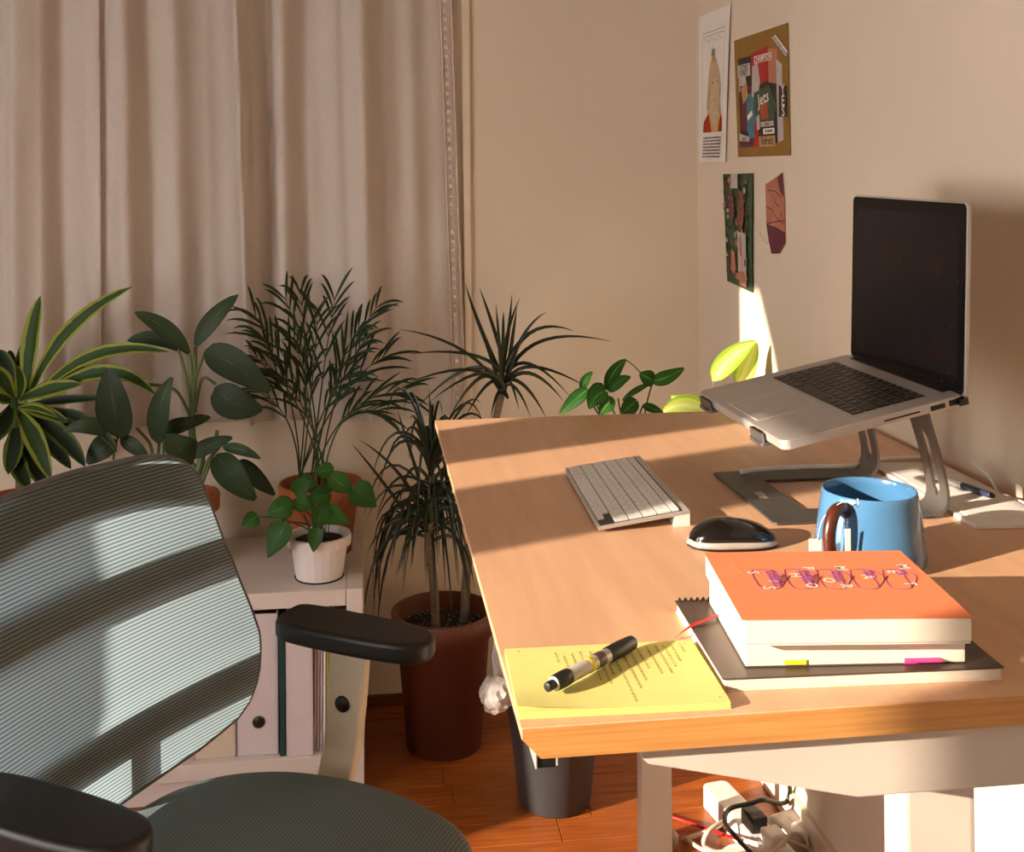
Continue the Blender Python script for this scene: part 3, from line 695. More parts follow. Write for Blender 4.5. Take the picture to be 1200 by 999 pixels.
cb = B().tube(cat_rom([at(868, 553, z=DZ + .009), at(895, 550, z=DZ + .010), at(945, 547, z=DZ + .011), at(1000, 546, z=DZ + .009), Vector((.80, 1.725, DZ + .006)), Vector((.865, 1.735, DZ + .005)), Vector((.90, 1.74, DZ + .005)), Vector((.909, 1.755, DZ + .01))], 8), .0038, 8)
put(cb.build('charging_cable', M_['cablew']), 'white charging cable stretched behind the laptop stand base', 'cable')
cb = B().tube(cat_rom([Vector((.905, 1.60, DZ + .03)), Vector((.912, 1.57, DZ + .018)), Vector((.908, 1.54, DZ + .004)), Vector((.900, 1.52, DZ + .0035)), Vector((.908, 1.50, DZ + .004)), Vector((.911, 1.45, DZ + .0035))], 6), .0022, 8)
put(cb.build('tablet_cable', M_['cablew']), 'thin white cable looping at the wall edge of the desk', 'cable')

# ---------------------------------------------------------------- pictures on the right wall
def quad_map(c, off=.0015, bow=0):
    """(s,t) -> wall point; corners TL,TR,BR,BL given as (y,z)"""
    def f(s, t, h=0):
        a = Vector(c[0]).lerp(Vector(c[1]), s); b_ = Vector(c[3]).lerp(Vector(c[2]), s); q = a.lerp(b_, t)
        return Vector((XW - off - bow * s * s * (.6 + .4 * math.sin(t * 3)) - h, q.x, q.y))
    return f
def sheet(f, name, m, parent, n=8, th=.0006):
    vs_, fs = [], []
    for i in range(n + 1):
        for j in range(n + 1): vs_.append(f(i / n, j / n, th))
    k = len(vs_)
    for i in range(n + 1):
        for j in range(n + 1): vs_.append(f(i / n, j / n, 0))
    for i in range(n):
        for j in range(n): q = i * (n + 1) + j; fs += [(q, q + n + 1, q + n + 2, q + 1), (k + q, k + q + 1, k + q + n + 2, k + q + n + 1)]
    for i in range(n):
        for a, b_ in ((i, i + 1), (n * (n + 1) + i, n * (n + 1) + i + 1), (i * (n + 1), (i + 1) * (n + 1)), (i * (n + 1) + n, (i + 1) * (n + 1) + n)): fs.append((a, b_, k + b_, k + a))
    return B().add(vs_, fs).build(name, m, parent, world=True)
class Pr:
    def __init__(s, f): s.f = f; s.b = B(); s.h = .0013; s.mats = []
    def idx(s, m):
        if m not in s.mats: s.mats.append(m)
        return s.mats.index(m)
    def poly(s, pts, m, h=None):
        s.h += .00004; h = h or s.h; c = [s.f(a, b_, h) for a, b_ in pts]; n = len(c); mid = sum(c, Vector()) / n
        s.b.add(c + [mid], [(i, (i + 1) % n, n) for i in range(n)], s.idx(m)); return s
    def rect(s, a, b_, c, d, m, sk=0): return s.poly([(a, c), (b_, c + sk), (b_, d + sk), (a, d)], m)
    def line(s, pts, w, m):
        s.h += .00003; P = cat_rom([(a, b_, 0) for a, b_ in pts], 4); c = [s.f(q.x, q.y, s.h) for q in P]; vs_, fs = [], []
        for i, q in enumerate(c):
            T = (c[min(i + 1, len(c) - 1)] - c[max(0, i - 1)]).normalized(); S = T.cross(Vector((1, 0, 0))).normalized() * w; vs_ += [q - S, q + S]
        for i in range(len(c) - 1): fs.append((2 * i, 2 * i + 1, 2 * i + 3, 2 * i + 2))
        s.b.add(vs_, fs, s.idx(m)); return s
    def text(s, txt, a, b_, w, size, m, rot=0, stretch=1.0):
        """text centred at (a,b_), drawn along the wall"""
        s.h += .00006; t_ = B(); text_geo(txt, size, Matrix.Rotation(R(rot), 4, 'Z') @ Matrix.Diagonal((stretch, 1, 1, 1)), t_, bold=.0004)
        wx = (s.f(1, .5) - s.f(0, .5)).length; wz = (s.f(.5, 1) - s.f(.5, 0)).length
        s.b.add([s.f(a + p[0] / wx, b_ - p[1] / wz, s.h) for p in t_.v], t_.f, s.idx(m)); return s
    def done(s, name, parent): return s.b.build(name, s.mats, parent, world=True)
p1 = thing('portrait_print', 'tall white print of a long-faced figure in a red robe', 'poster', (XW, 2.95, 1.7))
f = quad_map([(3.083, 1.908), (2.798, 1.900), (2.850, 1.492), (3.094, 1.497)], bow=.004)
sheet(f, 'paper', M_['paper'], p1)
q = Pr(f); G = M_['greytext']
for a, b_ in (((.14, .13), (.86, .13)), ((.16, .155), (.84, .155))): q.line([a, b_], .0008, G)
q.line([(.14, .13), (.14, .80)], .0006, G).line([(.86, .13), (.86, .8)], .0006, G)
for k in range(9): q.line([(.2 + k * .07, .17), (.2 + k * .07 + .01 * (k % 3), .205)], .0007, G); q.line([(.2 + k * .07, .17 + .012 * (k % 3)), (.24 + k * .07, .172 + .012 * (k % 3))], .0006, G)
face = [(.50, .30), (.62, .33), (.72, .40), (.78, .50), (.76, .60), (.80, .66), (.60, .68), (.40, .68), (.30, .64), (.34, .54), (.36, .44), (.42, .34)]
q.poly(face, mat('print_face', '#c9ad88', .8)); q.poly([(.46, .31), (.52, .29), (.60, .31), (.56, .345), (.48, .345)], M_['pyel'])
q.rect(.45, .57, .25, .30, G); q.line([(.51, .25), (.50, .22)], .001, G)
for P in (face + face[:1], [(.62, .42), (.60, .50), (.64, .54), (.58, .55)], [(.47, .44), (.56, .43)], [(.64, .43), (.72, .44)], [(.5, .58), (.58, .60), (.67, .575)], [(.36, .50), (.40, .60), (.37, .66)], [(.42, .40), (.40, .52), (.44, .62)]): q.line(P, .0008, M_['greytext'])
for P in ((.52, .475), (.68, .47)): q.rect(P[0] - .015, P[0] + .015, P[1] - .006, P[1] + .006, M_['pdark'])
q.poly([(.18, .80), (.20, .73), (.38, .67), (.55, .80)], M_['pred']); q.poly([(.70, .80), (.82, .68), (.86, .72), (.86, .80)], M_['pred'])
q.poly([(.38, .66), (.46, .66), (.60, .80), (.50, .80)], M_['pyel']); q.poly([(.74, .66), (.80, .66), (.74, .80), (.66, .80)], M_['pyel']); q.poly([(.46, .66), (.74, .66), (.66, .80), (.60, .80)], M_['pgrey'])
random.seed(8)
for k in range(7):
    a = .19
    while a < .82:
        w = random.uniform(.03, .09); q.rect(a, min(.84, a + w), .832 + k * .021, .842 + k * .021, M_['darkcover']); a += w + .018
q.done('print', p1)
p2 = thing('collage_print', 'word collage on a brown kraft card beside the portrait print', 'poster', (XW, 2.58, 1.65))
f = quad_map([(2.780, 1.802), (2.408, 1.795), (2.398, 1.498), (2.756, 1.503)], bow=.001)
sheet(f, 'card', M_['kraft'], p2)
q = Pr(f)
q.rect(.08, .80, .17, .90, M_['pdark']); q.rect(.08, .36, .26, .45, M_['pgrey']); q.rect(.10, .36, .40, .78, M_['maroon'], .02); q.rect(.22, .40, .48, .80, M_['pblue'])
q.poly([(.34, .16), (.66, .13), (.68, .40), (.34, .44)], M_['pred']); q.poly([(.36, .26), (.46, .24), (.50, .40), (.44, .55), (.33, .5)], M_['pgrey'])
q.poly([(.66, .15), (.82, .17), (.80, .44), (.66, .42)], M_['skin']); q.poly([(.38, .48), (.66, .44), (.78, .60), (.74, .72), (.45, .74), (.36, .60)], M_['pgreen'])
q.poly([(.48, .58), (.62, .56), (.64, .70), (.50, .71)], mat('print_coral', '#a8502e', .7)); q.poly([(.80, .25), (.90, .3), (.90, .88), (.80, .9)], M_['pgrey'])
q.poly([(.12, .42), (.24, .38), (.26, .5), (.16, .56)], M_['ptan']); q.rect(.06, .36, .82, .92, M_['maroon']); q.poly([(.36, .74), (.44, .7), (.46, .92), (.34, .92)], M_['pred']); q.poly([(.22, .72), (.34, .70), (.38, .84), (.26, .86)], M_['pblue'])
q.rect(.40, .72, .185, .245, M_['paper']).rect(.408, .712, .19, .24, M_['pred']); q.text('CHAMPION', .56, .215, 0, .0195, M_['paper'], stretch=1.12)
q.rect(.07, .32, .225, .33, M_['pgrey']); q.text('UTOPIC', .20, .255, 0, .017, M_['pdark'], stretch=1.0).text('STREET', .19, .30, 0, .017, M_['pdark'], stretch=1.0)
q.poly([(.74, .075), (.80, .06), (1.0, .215), (.97, .255)], M_['paper']); q.text('movement', .87, .15, 0, .021, M_['pnavy'], rot=-34, stretch=1.05)
q.poly([(.84, .46), (.98, .47), (.98, .71), (.83, .70)], M_['pdark'])
for ch, t in (('Y', .50), ('E', .585), ('S', .665)): q.text(ch, .91, t, 0, .034, M_['paper'], stretch=1.2)
q.text('Jets', .56, .54, 0, .040, M_['paper'], rot=8, stretch=1.3)
q.rect(.50, .74, .725, .765, M_['pgrey']).rect(.54, .75, .78, .825, M_['paper']); q.text('movement', .645, .80, 0, .012, M_['pdark'], stretch=1.0); q.text('flatter', .62, .745, 0, .012, M_['pred'])
q.rect(.46, .76, .84, .925, M_['ptan']); q.text('Refresh', .61, .88, 0, .026, M_['pdark'], stretch=1.0)
q.poly([(.06, .80), (.26, .835), (.27, .875), (.07, .865)], M_['pgrey']); q.text('family', .165, .85, 0, .014, M_['darkcover'])
q.poly([(.24, .66), (.34, .62), (.35, .66), (.25, .70)], M_['paper']); q.poly([(.42, .68), (.48, .66), (.49, .78), (.43, .79)], M_['pgrey'])
q.done('print', p2)
p3 = thing('torn_strip', 'narrow torn strip of dark green and red magazine cuttings on the wall', 'picture', (XW, 2.76, 1.31))
f = quad_map([(2.879, 1.461), (2.641, 1.461), (2.648, 1.168), (2.851, 1.180)], bow=.004)
sheet(f, 'paper', M_['pgreen'], p3)
q = Pr(f); random.seed(21); ms_ = [M_['pgreen'], M_['pdark'], M_['pdark'], M_['pgreen'], M_['skin'], M_['pgrey'], M_['maroon']]
for k in range(130):
    a, t = random.uniform(.04, .9), random.uniform(.02, .93); w, h = random.uniform(.03, .09), random.uniform(.015, .04); th = random.uniform(0, 6)
    q.poly([(min(.99, max(.01, a + w * math.cos(th + j * 1.257) * random.uniform(.6, 1))), min(.99, max(.01, t + h * math.sin(th + j * 1.257)))) for j in range(5)], ms_[k % 7])
q.rect(.55, .86, .51, .93, M_['pgrey']); q.poly([(.62, .55), (.74, .53), (.72, .88), (.64, .92)], M_['skin']); q.poly([(.55, .86), (.8, .84), (.86, .97), (.6, .97)], M_['skin']); q.poly([(.3, .68), (.42, .7), (.46, .86), (.26, .88)], M_['skin'])
q.poly([(.62, .14), (.76, .16), (.8, .34), (.74, .48), (.6, .5), (.58, .3)], mat('print_figure', '#7a4a3e', .7, var=.5, scale=120)); q.poly([(.3, .18), (.42, .2), (.46, .36), (.36, .43), (.24, .38)], mat('print_figure_red', '#6e3c34', .7, var=.6, scale=120)); q.rect(.35, .58, 0, .13, M_['pgrey'])
q.done('print', p3)
p4 = thing('torn_picture', 'torn skin-toned picture with a dark red corner on the wall', 'picture', (XW, 2.5, 1.37))
P = [(2.559, 1.434), (2.52, 1.442), (2.448, 1.461), (2.437, 1.40), (2.432, 1.301), (2.47, 1.275), (2.523, 1.271), (2.555, 1.341)]
B().prism([(a, b_) for a, b_ in P], XW - .0022, XW - .0012, 'x').build('paper', M_['skin'], p4, world=True)
q = Pr(lambda s, t, h=0: Vector((XW - .0022 - h, 2.56 - .13 * s, 1.461 - .19 * t))); q.h = .0001
q.poly([(.62, .07), (.86, 0), (.93, .3), (.75, .24)], M_['maroon']); q.poly([(.04, .64), (.5, .66), (.97, .72), (.97, .83), (.70, .97), (.29, .995), (.16, .85)], M_['maroon'])
for L in ([(.15, .22), (.5, .23), (.8, .3)], [(.35, .25), (.5, .36), (.7, .42)], [(.03, .42), (.35, .46), (.55, .55), (.95, .62)], [(.04, .64), (.5, .60), (.97, .57)], [(.75, .48), (.74, .56)], [(.82, .47), (.82, .55)]): q.line(L, .0012, M_['maroon'])
q.done('print', p4)
tp5 = B().tube(cat_rom([(XW - .003, 2.60, 1.318), (XW - .008, 2.575, 1.305), (XW - .002, 2.55, 1.292)], 4), .0022, 5, flat=.4); put(tp5.build('tape_scrap', M_['paper']), 'small scrap of white tape between the strip and the torn picture', 'tape')

# ---------------------------------------------------------------- low shelf unit with files
SX1, SX0, SY0, SY1, SZ = -.021, -1.49, 2.66, 3.09, .489
sh = thing('shelf_unit', 'low white open shelf unit under the curtained window', 'shelf', ((SX0 + SX1) / 2, (SY0 + SY1) / 2, 0))
TT = .0385
def sbox(n, a, b_): return B().box(a, b_, bev=.0012, seg=1).build(n, M_['shelf'], sh, world=True)
sbox('side_panel', (SX1 - TT, SY0, 0), (SX1, SY1, SZ)); sbox('side_panel', (SX0, SY0, 0), (SX0 + TT, SY1, SZ))
sbox('top_panel', (SX0 + TT, SY0, SZ - TT), (SX1 - TT - .0008, SY1, SZ)); sbox('bottom_panel', (SX0 + TT, SY0, .0615), (SX1 - TT, SY1, .10))
for x in (-.507, -.99): sbox('divider', (x - .009, SY0 + .003, .10), (x + .009, SY1, SZ - TT))
sbox('back_panel', (SX0 + TT, SY1 - .006, .06), (SX1 - TT, SY1, SZ - TT)); sbox('plinth', (SX0 + TT, SY0 + .02, 0), (SX1 - TT, SY0 + .035, .0615))
ZS = .10
FG = 'magazine files in the low shelf'
def mfile(x, w, m, label, hole=None, yf=2.685, h=.332, lean=0):
    t = thing('magazine_file', label, 'file', (x + w / 2, yf, ZS), group=FG)
    dpt = .24; b_ = B().box((-w / 2, 0, 0), (w / 2, .003, h), bev=.0012, seg=1)
    for sx in (-w / 2, w / 2 - .002): b_.prism([(0, 0), (dpt, 0), (dpt, .12), (.10, h), (0, h)], sx, sx + .002, 'x')
    b_.box((-w / 2, 0, 0), (w / 2, dpt, .002)); b_.build('box', m, t)
    if hole:
        hx, hz_ = hole; g = B()
        g.lathe([(.0165, 0), (.0165, .0012), (.0145, .0016), (.0145, .0002)], 24, M=Matrix.Translation((hx, 0, hz_)) @ Matrix.Rotation(R(90), 4, 'X')); g.build('finger_ring', M_['alu'], t)
        B().lathe([(.0002, 0), (.0145, 0), (.0145, .0005), (.0002, .0006)], 24, M=Matrix.Translation((hx, -.0001, hz_)) @ Matrix.Rotation(R(90), 4, 'X')).build('finger_hole', M_['black'], t)
    B().box((-w / 2 + .006, .02, .003), (w / 2 - .006, .20, h * .4)).build('papers', M_['cream'], t)
    t.rotation_euler = (0, lean, 0)
    return t
mfile(-.4135, .094, M_['file_b'], 'beige magazine file, its back plain, left of the one with a low round hole')
mfile(-.3165, .095, M_['file_w'], 'white magazine file with a low round finger hole beside the green folder', (.003, .078))
mfile(-.2015, .062, M_['file_w'], 'plain white magazine file between the green folder and loose papers', yf=2.668)
fo = B().prism([(2.672, ZS), (2.90, ZS), (2.90, ZS + .325), (2.672, ZS + .325)], -.2165, -.2045, 'x', bev=.001); put(fo.build('folder', M_['green']), 'dark green folder standing upright between two white magazine files', 'folder')
random.seed(6)
for k, (m, lab) in enumerate([('paperblue', 'bluish loose document standing next to the plain white file'), ('paper', 'white loose document with a bent corner standing in the shelf'), ('paperblue', 'lilac paper sleeve standing among loose documents'), ('paper', 'white document standing against the olive booklet'), ('olive', 'thin olive booklet standing at the end of the loose documents')]):
    x = -.1385 + k * .0070; hgt = (.33, .315, .325, .30, .29)[k]; dy = random.uniform(0, .02)
    o = B().prism([(x, ZS), (x + .0052, ZS), (x + .0092, ZS + hgt), (x + .0040, ZS + hgt)], 2.675 + dy, 2.88, 'y', bev=.0004, seg=1).build('document', M_[m]); put(o, lab, 'paper', 'loose documents in the low shelf')
for k, (x, w, h, m, lab) in enumerate([(-.447, .014, .20, 'orange', 'small orange booklet leaning at the end of the file row'), (-.463, .012, .17, 'red', 'small red booklet beside the orange booklet in the shelf')]):
    o = B().box((x, 2.69, ZS), (x + w, 2.82, ZS + h), bev=.001, seg=1).build('booklet', M_[m]); put(o, lab, 'book')

# ---------------------------------------------------------------- pots and plants
def pot(t, r0, r1, h, m, lip=.02, lipr=.006, ribs=0, soil=.85, n=56):
    p = [(.002, 0), (r0, 0), (r0 + (r1 - r0) * (1 - lip / h), h - lip), (r1 + lipr * .8, h - lip + .002), (r1 + lipr, h - .004), (r1 + lipr * .7, h), (r1 - .003, h), (r1 - .006, h - lip), (r0 + (r1 - r0) * soil - .008, h * soil - .01), (.002, h * soil - .012)]
    rf = (lambda a, i: 1 + (.028 * (1 if math.sin(a * ribs) > 0 else -.3) if i in (1, 2) else 0)) if ribs else None
    B().lathe(p, n if not ribs else 22, rf=None, smooth=not ribs).build('pot', m, t)
    rs = r0 + (r1 - r0) * soil - .004
    g = B().lathe([(.002, h * soil - .008), (rs, h * soil - .008), (rs * .9, h * soil), (rs * .4, h * soil + .004), (.002, h * soil + .005)], 32)
    g.build('soil', M_['soil'], t)
def lf(parent, P, w, shape, m, N=(0, -1, .25), fold=.25, wav=0, name='leaf', seed=0, n=9, back=0):
    return leafgeo(B(), P, w, shape, N, fold, n, wav=wav, seed=seed, back=back).build(name, L_[m], parent, world=True)
# --- brown pot: two-caned dracaena marginata
dm = thing('potted_dracaena', 'thin-leaved dracaena with grey canes in a tall brown pot on the floor', 'potted plant', (.182, 2.885, 0))
pot(dm, .096, .124, .345, M_['brownpot'], lip=.055, lipr=.010, soil=.88)
random.seed(4); pl = B()
for k in range(130):
    a, r_ = random.uniform(0, 6.28), .105 * math.sqrt(random.random()); s = random.uniform(.0012, .0028); x, y, z = r_ * math.cos(a), r_ * math.sin(a), .3075
    pl.add([(x - s, y - s, z), (x + s, y - s, z), (x, y + s, z), (x, y, z + s * 1.5)], [(0, 1, 3), (1, 2, 3), (2, 0, 3)])
o = pl.build('perlite_grains', M_['perlite'], dm); o['kind'] = 'stuff'
B().tube(cat_rom([(.162, 2.86, .29), (.158, 2.86, .40), (.148, 2.85, .50), (.150, 2.845, .585)], 5), [.0135, .0125] + [.0115] * 12 + [.010] * 2, 10).build('cane', M_['trunk'], dm, world=True)
B().tube(cat_rom([(.235, 2.90, .29), (.25, 2.89, .48), (.29, 2.87, .70), (.335, 2.86, .90)], 5), [.012] * 12 + [.010] * 4, 10).build('cane', M_['trunk'], dm, world=True)
B().tube(cat_rom([(.150, 2.845, .585), (.150, 2.845, .63), (.152, 2.845, .70)], 4), .008, 8).build('crown_stem', M_['stem'], dm, world=True)
random.seed(17)
# lower crown: fountain of drooping blades
for k in range(125):
    c = Vector((.150, 2.845, random.uniform(.54, .76))); a = random.uniform(0, 2 * math.pi); hh = (c.z - .55) / .19
    L = random.uniform(.22, .37); reach = random.uniform(.6, 1.2) * (.75 if hh > .7 else 1)
    out = Vector((math.cos(a), math.sin(a) * .8, 0)); rise = L * (random.uniform(.12, .5) if hh < .75 else random.uniform(.35, .8))
    tip = c + out * L * reach * .62 + Vector((0, 0, rise * .6 - L * (random.uniform(.35, .95) if hh < .75 else random.uniform(-.1, .6))))
    mid = c + out * L * reach * .42 + Vector((0, 0, rise))
    if tip.x < .0 and tip.z < .56: tip.x = random.uniform(-.005, .02)
    if mid.x < .01 and tip.z < .56: mid.x = .01
    if tip.y > YB - .05: tip.y = YB - .05
    if mid.y > YB - .05: mid.y = YB - .05
    lf(dm, [c, mid, tip], random.uniform(.0065, .0095), 'blade', 'marg', N=(out.x * .2, -1, .3 + random.uniform(-.5, .5)), fold=.3, name='leaf', seed=k, n=8)
for (u0, v0), (u1, v1), (u2, v2), dy in [((495, 600), (470, 545), (422, 516), -.05), ((480, 610), (455, 570), (412, 520), -.08), ((500, 590), (478, 520), (466, 482), 0), ((503, 585), (505, 520), (503, 455), .02), ((510, 600), (520, 540), (540, 490), -.03), ((490, 610), (450, 600), (430, 650), -.1), ((485, 620), (435, 620), (426, 720), -.1), ((500, 640), (545, 600), (556, 690), -.05)]:
    Y = 2.84 + dy; lf(dm, [at(u0, v0, y=2.845), at(u1, v1, y=Y), at(u2, v2, y=Y)], .009, 'blade', 'marg', fold=.3)
# upper crown
UC = Vector((.335, 2.86, .90))
up_l = [((560, 390), (545, 332)), ((578, 380), (562, 338)), ((585, 400), (581, 357)), ((590, 390), (609, 350)), ((600, 400), (606, 360)), ((605, 395), (640, 366)), ((612, 385), (672, 388)), ((620, 398), (715, 400)), ((560, 420), (468, 386)), ((575, 430), (470, 452)), ((565, 425), (480, 415)), ((560, 420), (487, 480)), ((570, 430), (526, 490)), ((612, 420), (668, 465)), ((615, 430), (660, 470)), ((610, 440), (640, 490)), ((596, 400), (600, 345)), ((590, 385), (590, 365)), ((575, 440), (545, 490)), ((602, 435), (622, 490)), ((580, 430), (505, 470)), ((608, 428), (690, 455)), ((570, 400), (552, 360)), ((598, 440), (608, 480)), ((585, 440), (575, 490))]
random.seed(9)
for k, (m_, t_) in enumerate(up_l):
    dy = random.uniform(-.13, .12); r_ = at(590 + random.uniform(-6, 6), 452 + random.uniform(-14, 16), y=2.86)
    lf(dm, [r_, at(*m_, y=2.86 + dy * .5) + Vector((0, 0, .045 * min(1, max(0, (abs(t_[0] - 590) - 30) / 40)))), at(*t_, y=2.86 + dy)], random.uniform(.009, .012), 'blade', 'marg', N=(random.uniform(-.4, .4), -1, .3), fold=.3, n=10)
# --- shelf: palm in terracotta
pm = thing('potted_palm', 'small bushy palm in a terracotta pot on the shelf behind the white pot', 'potted plant', (-.130, 2.955, SZ))
pot(pm, .078, .102, .178, M_['terra'], lip=.038, lipr=.007, soil=.80)
random.seed(31)
fr_l = [((365, 450), (352, 345)), ((378, 430), (392, 352)), ((385, 440), (440, 362)), ((372, 440), (335, 352)), ((360, 440), (300, 372)), ((392, 450), (448, 420)), ((395, 460), (470, 460)), ((352, 450), (302, 420)), ((350, 470), (290, 455)), ((384, 440), (420, 385)), ((368, 440), (372, 372)), ((390, 470), (440, 482)), ((360, 470), (330, 440)), ((380, 460), (410, 440)), ((366, 460), (345, 400)), ((388, 450), (425, 402)), ((350, 460), (310, 398))]
for k, (m_, t_) in enumerate(fr_l):
    dy = random.uniform(-.12, .02); bx = 345 + random.uniform(0, 42); r_ = at(bx, 568, y=2.955 + random.uniform(-.03, .03))
    C = bez([r_, at(*m_, y=2.955 + dy * .4), at(*t_, y=2.955 + dy)], 16); g = B(); g.tube(C, [.0022] * 9 + [.0016] * 5 + [.001] * 3, 5, 0)
    for i in range(7, 17):
        if i % 2 and i < 15: continue
        T = (C[min(16, i + 1)] - C[i - 1]).normalized(); S = T.cross(Vector((random.uniform(-.4, .4), -1, .2))).normalized()
        for sg in (-1, 1):
            L = .145 * (1 - abs(i - 11.5) / 12) * random.uniform(.7, 1.25); d = (T * 1.1 + S * sg * random.uniform(.3, .6) + Vector((0, random.uniform(-.3, .3), 0))).normalized()
            p = C[i]; q = p + d * L; q2 = p + d * L * .55 + Vector((0, 0, .010))
            q.z -= L * random.uniform(.0, .4)
            if q.y > 2.975: q.y = 2.975
            leafgeo(g, [p, q2, q], .0075, 'lance', (random.uniform(-.4, .4), -1, .4), .2, 5, 1)
    g.build('frond', [M_['stem'], L_['palm']], pm, world=True)
# --- white ribbed pot with pothos
pw = thing('potted_pothos', 'small heart-leaved pothos in a white ribbed pot at the shelf front', 'potted plant', (-.126, 2.757, SZ))
pot(pw, .056, .072, .104, M_['whitepot'], lip=.026, lipr=.006, ribs=16, soil=.86)
B().lathe([(.002, 0), (.058, 0), (.060, .003), (.002, .0035)], 40).build('saucer', M_['soil'], pw)
D3 = lambda u, v, dy=0: at(220 + u * .2833, 460 + v * .2833, y=2.757 + dy)
pot_l = [((285, 515), (255, 535), (225, 555), .022, -.05), ((405, 545), (375, 600), (330, 685), .034, -.07), ((425, 470), (380, 480), (325, 505), .030, -.05), ((460, 365), (470, 400), (450, 435), .026, -.06), ((590, 350), (640, 385), (685, 410), .026, -.04), ((585, 420), (540, 430), (495, 440), .026, -.02), ((690, 400), (725, 425), (780, 475), .034, -.06), ((560, 500), (600, 500), (675, 545), .026, -.05), ((535, 565), (525, 610), (520, 662), .020, -.08), ((520, 360), (480, 385), (440, 375), .024, 0), ((450, 440), (480, 470), (530, 470), .024, -.03), ((560, 470), (535, 530), (545, 580), .024, -.06), ((410, 440), (400, 480), (400, 540), .022, -.04), ((600, 320), (560, 330), (520, 320), .022, 0)]
random.seed(2)
for k, (a, b_, c, w, dy) in enumerate(pot_l):
    A, Bm, Cc = D3(*a, dy), D3(*b_, dy - .012), D3(*c, dy - .004)
    lf(pw, [A, Bm, Cc], w * 1.75, 'heart', 'pothos', N=(random.uniform(-.5, .5), -1, .5), fold=.22, wav=.05, seed=k, n=10, back=.25)
    st_ = Vector((-.126 + random.uniform(-.025, .025), 2.757 + random.uniform(-.03, .02), SZ + .09))
    B().tube(bez([st_, (st_ + A) / 2 + Vector((0, 0, .035)), A], 8), .0014, 5).build('stalk', M_['stem'], pw, world=True)
# --- dieffenbachia
dp = thing('potted_dieffenbachia', 'broad dark-leaved dieffenbachia in an orange clay pot behind the chair back', 'potted plant', (-.485, 2.885, SZ))
pot(dp, .075, .099, .178, M_['terra'], lip=.04, lipr=.008, soil=.82)
C1 = lambda u, v, dy=0: at(u * .3203, 300 + v * .3203, y=2.885 + dy)
di = [((715, 330), (755, 240), (872, 142), .046, 'lance', -.02), ((692, 358), (620, 255), (492, 206), .044, 'lance', -.03), ((650, 345), (570, 275), (465, 312), .036, 'lance', .04), ((748, 350), (860, 380), (985, 500), .078, 'ovate', -.10), ((790, 478), (840, 560), (960, 560), .082, 'ovate', -.06), ((582, 690), (560, 560), (630, 445), .054, 'ovate', -.08), ((440, 668), (410, 540), (400, 412), .088, 'ovate', -.10), ((712, 745), (660, 720), (612, 655), .075, 'ovate', -.10), ((690, 735), (760, 690), (850, 665), .040, 'ovate', -.04), ((795, 725), (830, 800), (935, 892), .070, 'ovate', -.12), ((868, 750), (920, 800), (1005, 875), .045, 'ovate', -.05), ((815, 700), (880, 700), (952, 742), .028, 'ovate', -.08), ((425, 650), (340, 600), (232, 640), .042, 'ovate', -.08), ((420, 670), (370, 700), (318, 760), .060, 'ovate', -.04), ((440, 668), (490, 690), (545, 745), .036, 'ovate', -.06), ((600, 640), (650, 620), (740, 600), .040, 'ovate', -.02), ((670, 620), (720, 600), (770, 590), .030, 'ovate', 0)]
random.seed(12)
for k, (a, b_, c, w, shp, dy) in enumerate(di):
    lf(dp, [C1(*a, dy * .6), C1(*b_, dy - .02), C1(*c, dy)], w, shp, 'dief', N=(random.uniform(-.35, .35), -1, .35), fold=.15, wav=.04, seed=k, n=11)
for P, r_ in ([(700, 575), (690, 480), (655, 345)], .004), ([(705, 575), (705, 470), (692, 360)], .005), ([(710, 575), (712, 460), (715, 332)], .005), ([(715, 575), (715, 450), (750, 355)], .004), ([(715, 560), (740, 450), (790, 470)], .004), ([(695, 580), (640, 490), (545, 470)], .004), ([(580, 745), (580, 720), (582, 690)], .004), ([(735, 830), (755, 760), (800, 700)], .005), ([(740, 830), (780, 720), (795, 640)], .005), ([(600, 760), (600, 700), (605, 640)], .004), ([(560, 760), (550, 690), (500, 630)], .004), ([(740, 830), (720, 780), (690, 735)], .004), ([(415, 760), (418, 720), (430, 665)], .003):
    B().tube(cat_rom([C1(a, b_) for a, b_ in P], 5), r_, 7).build('stalk', M_['stem2'], dp, world=True)
B().tube(cat_rom([(-.478, 2.885, SZ + .13), C1(735, 760), C1(705, 670), C1(700, 560)], 5), [.0105] * 8 + [.009] * 8, 9).build('stem', M_['stem2'], dp, world=True)
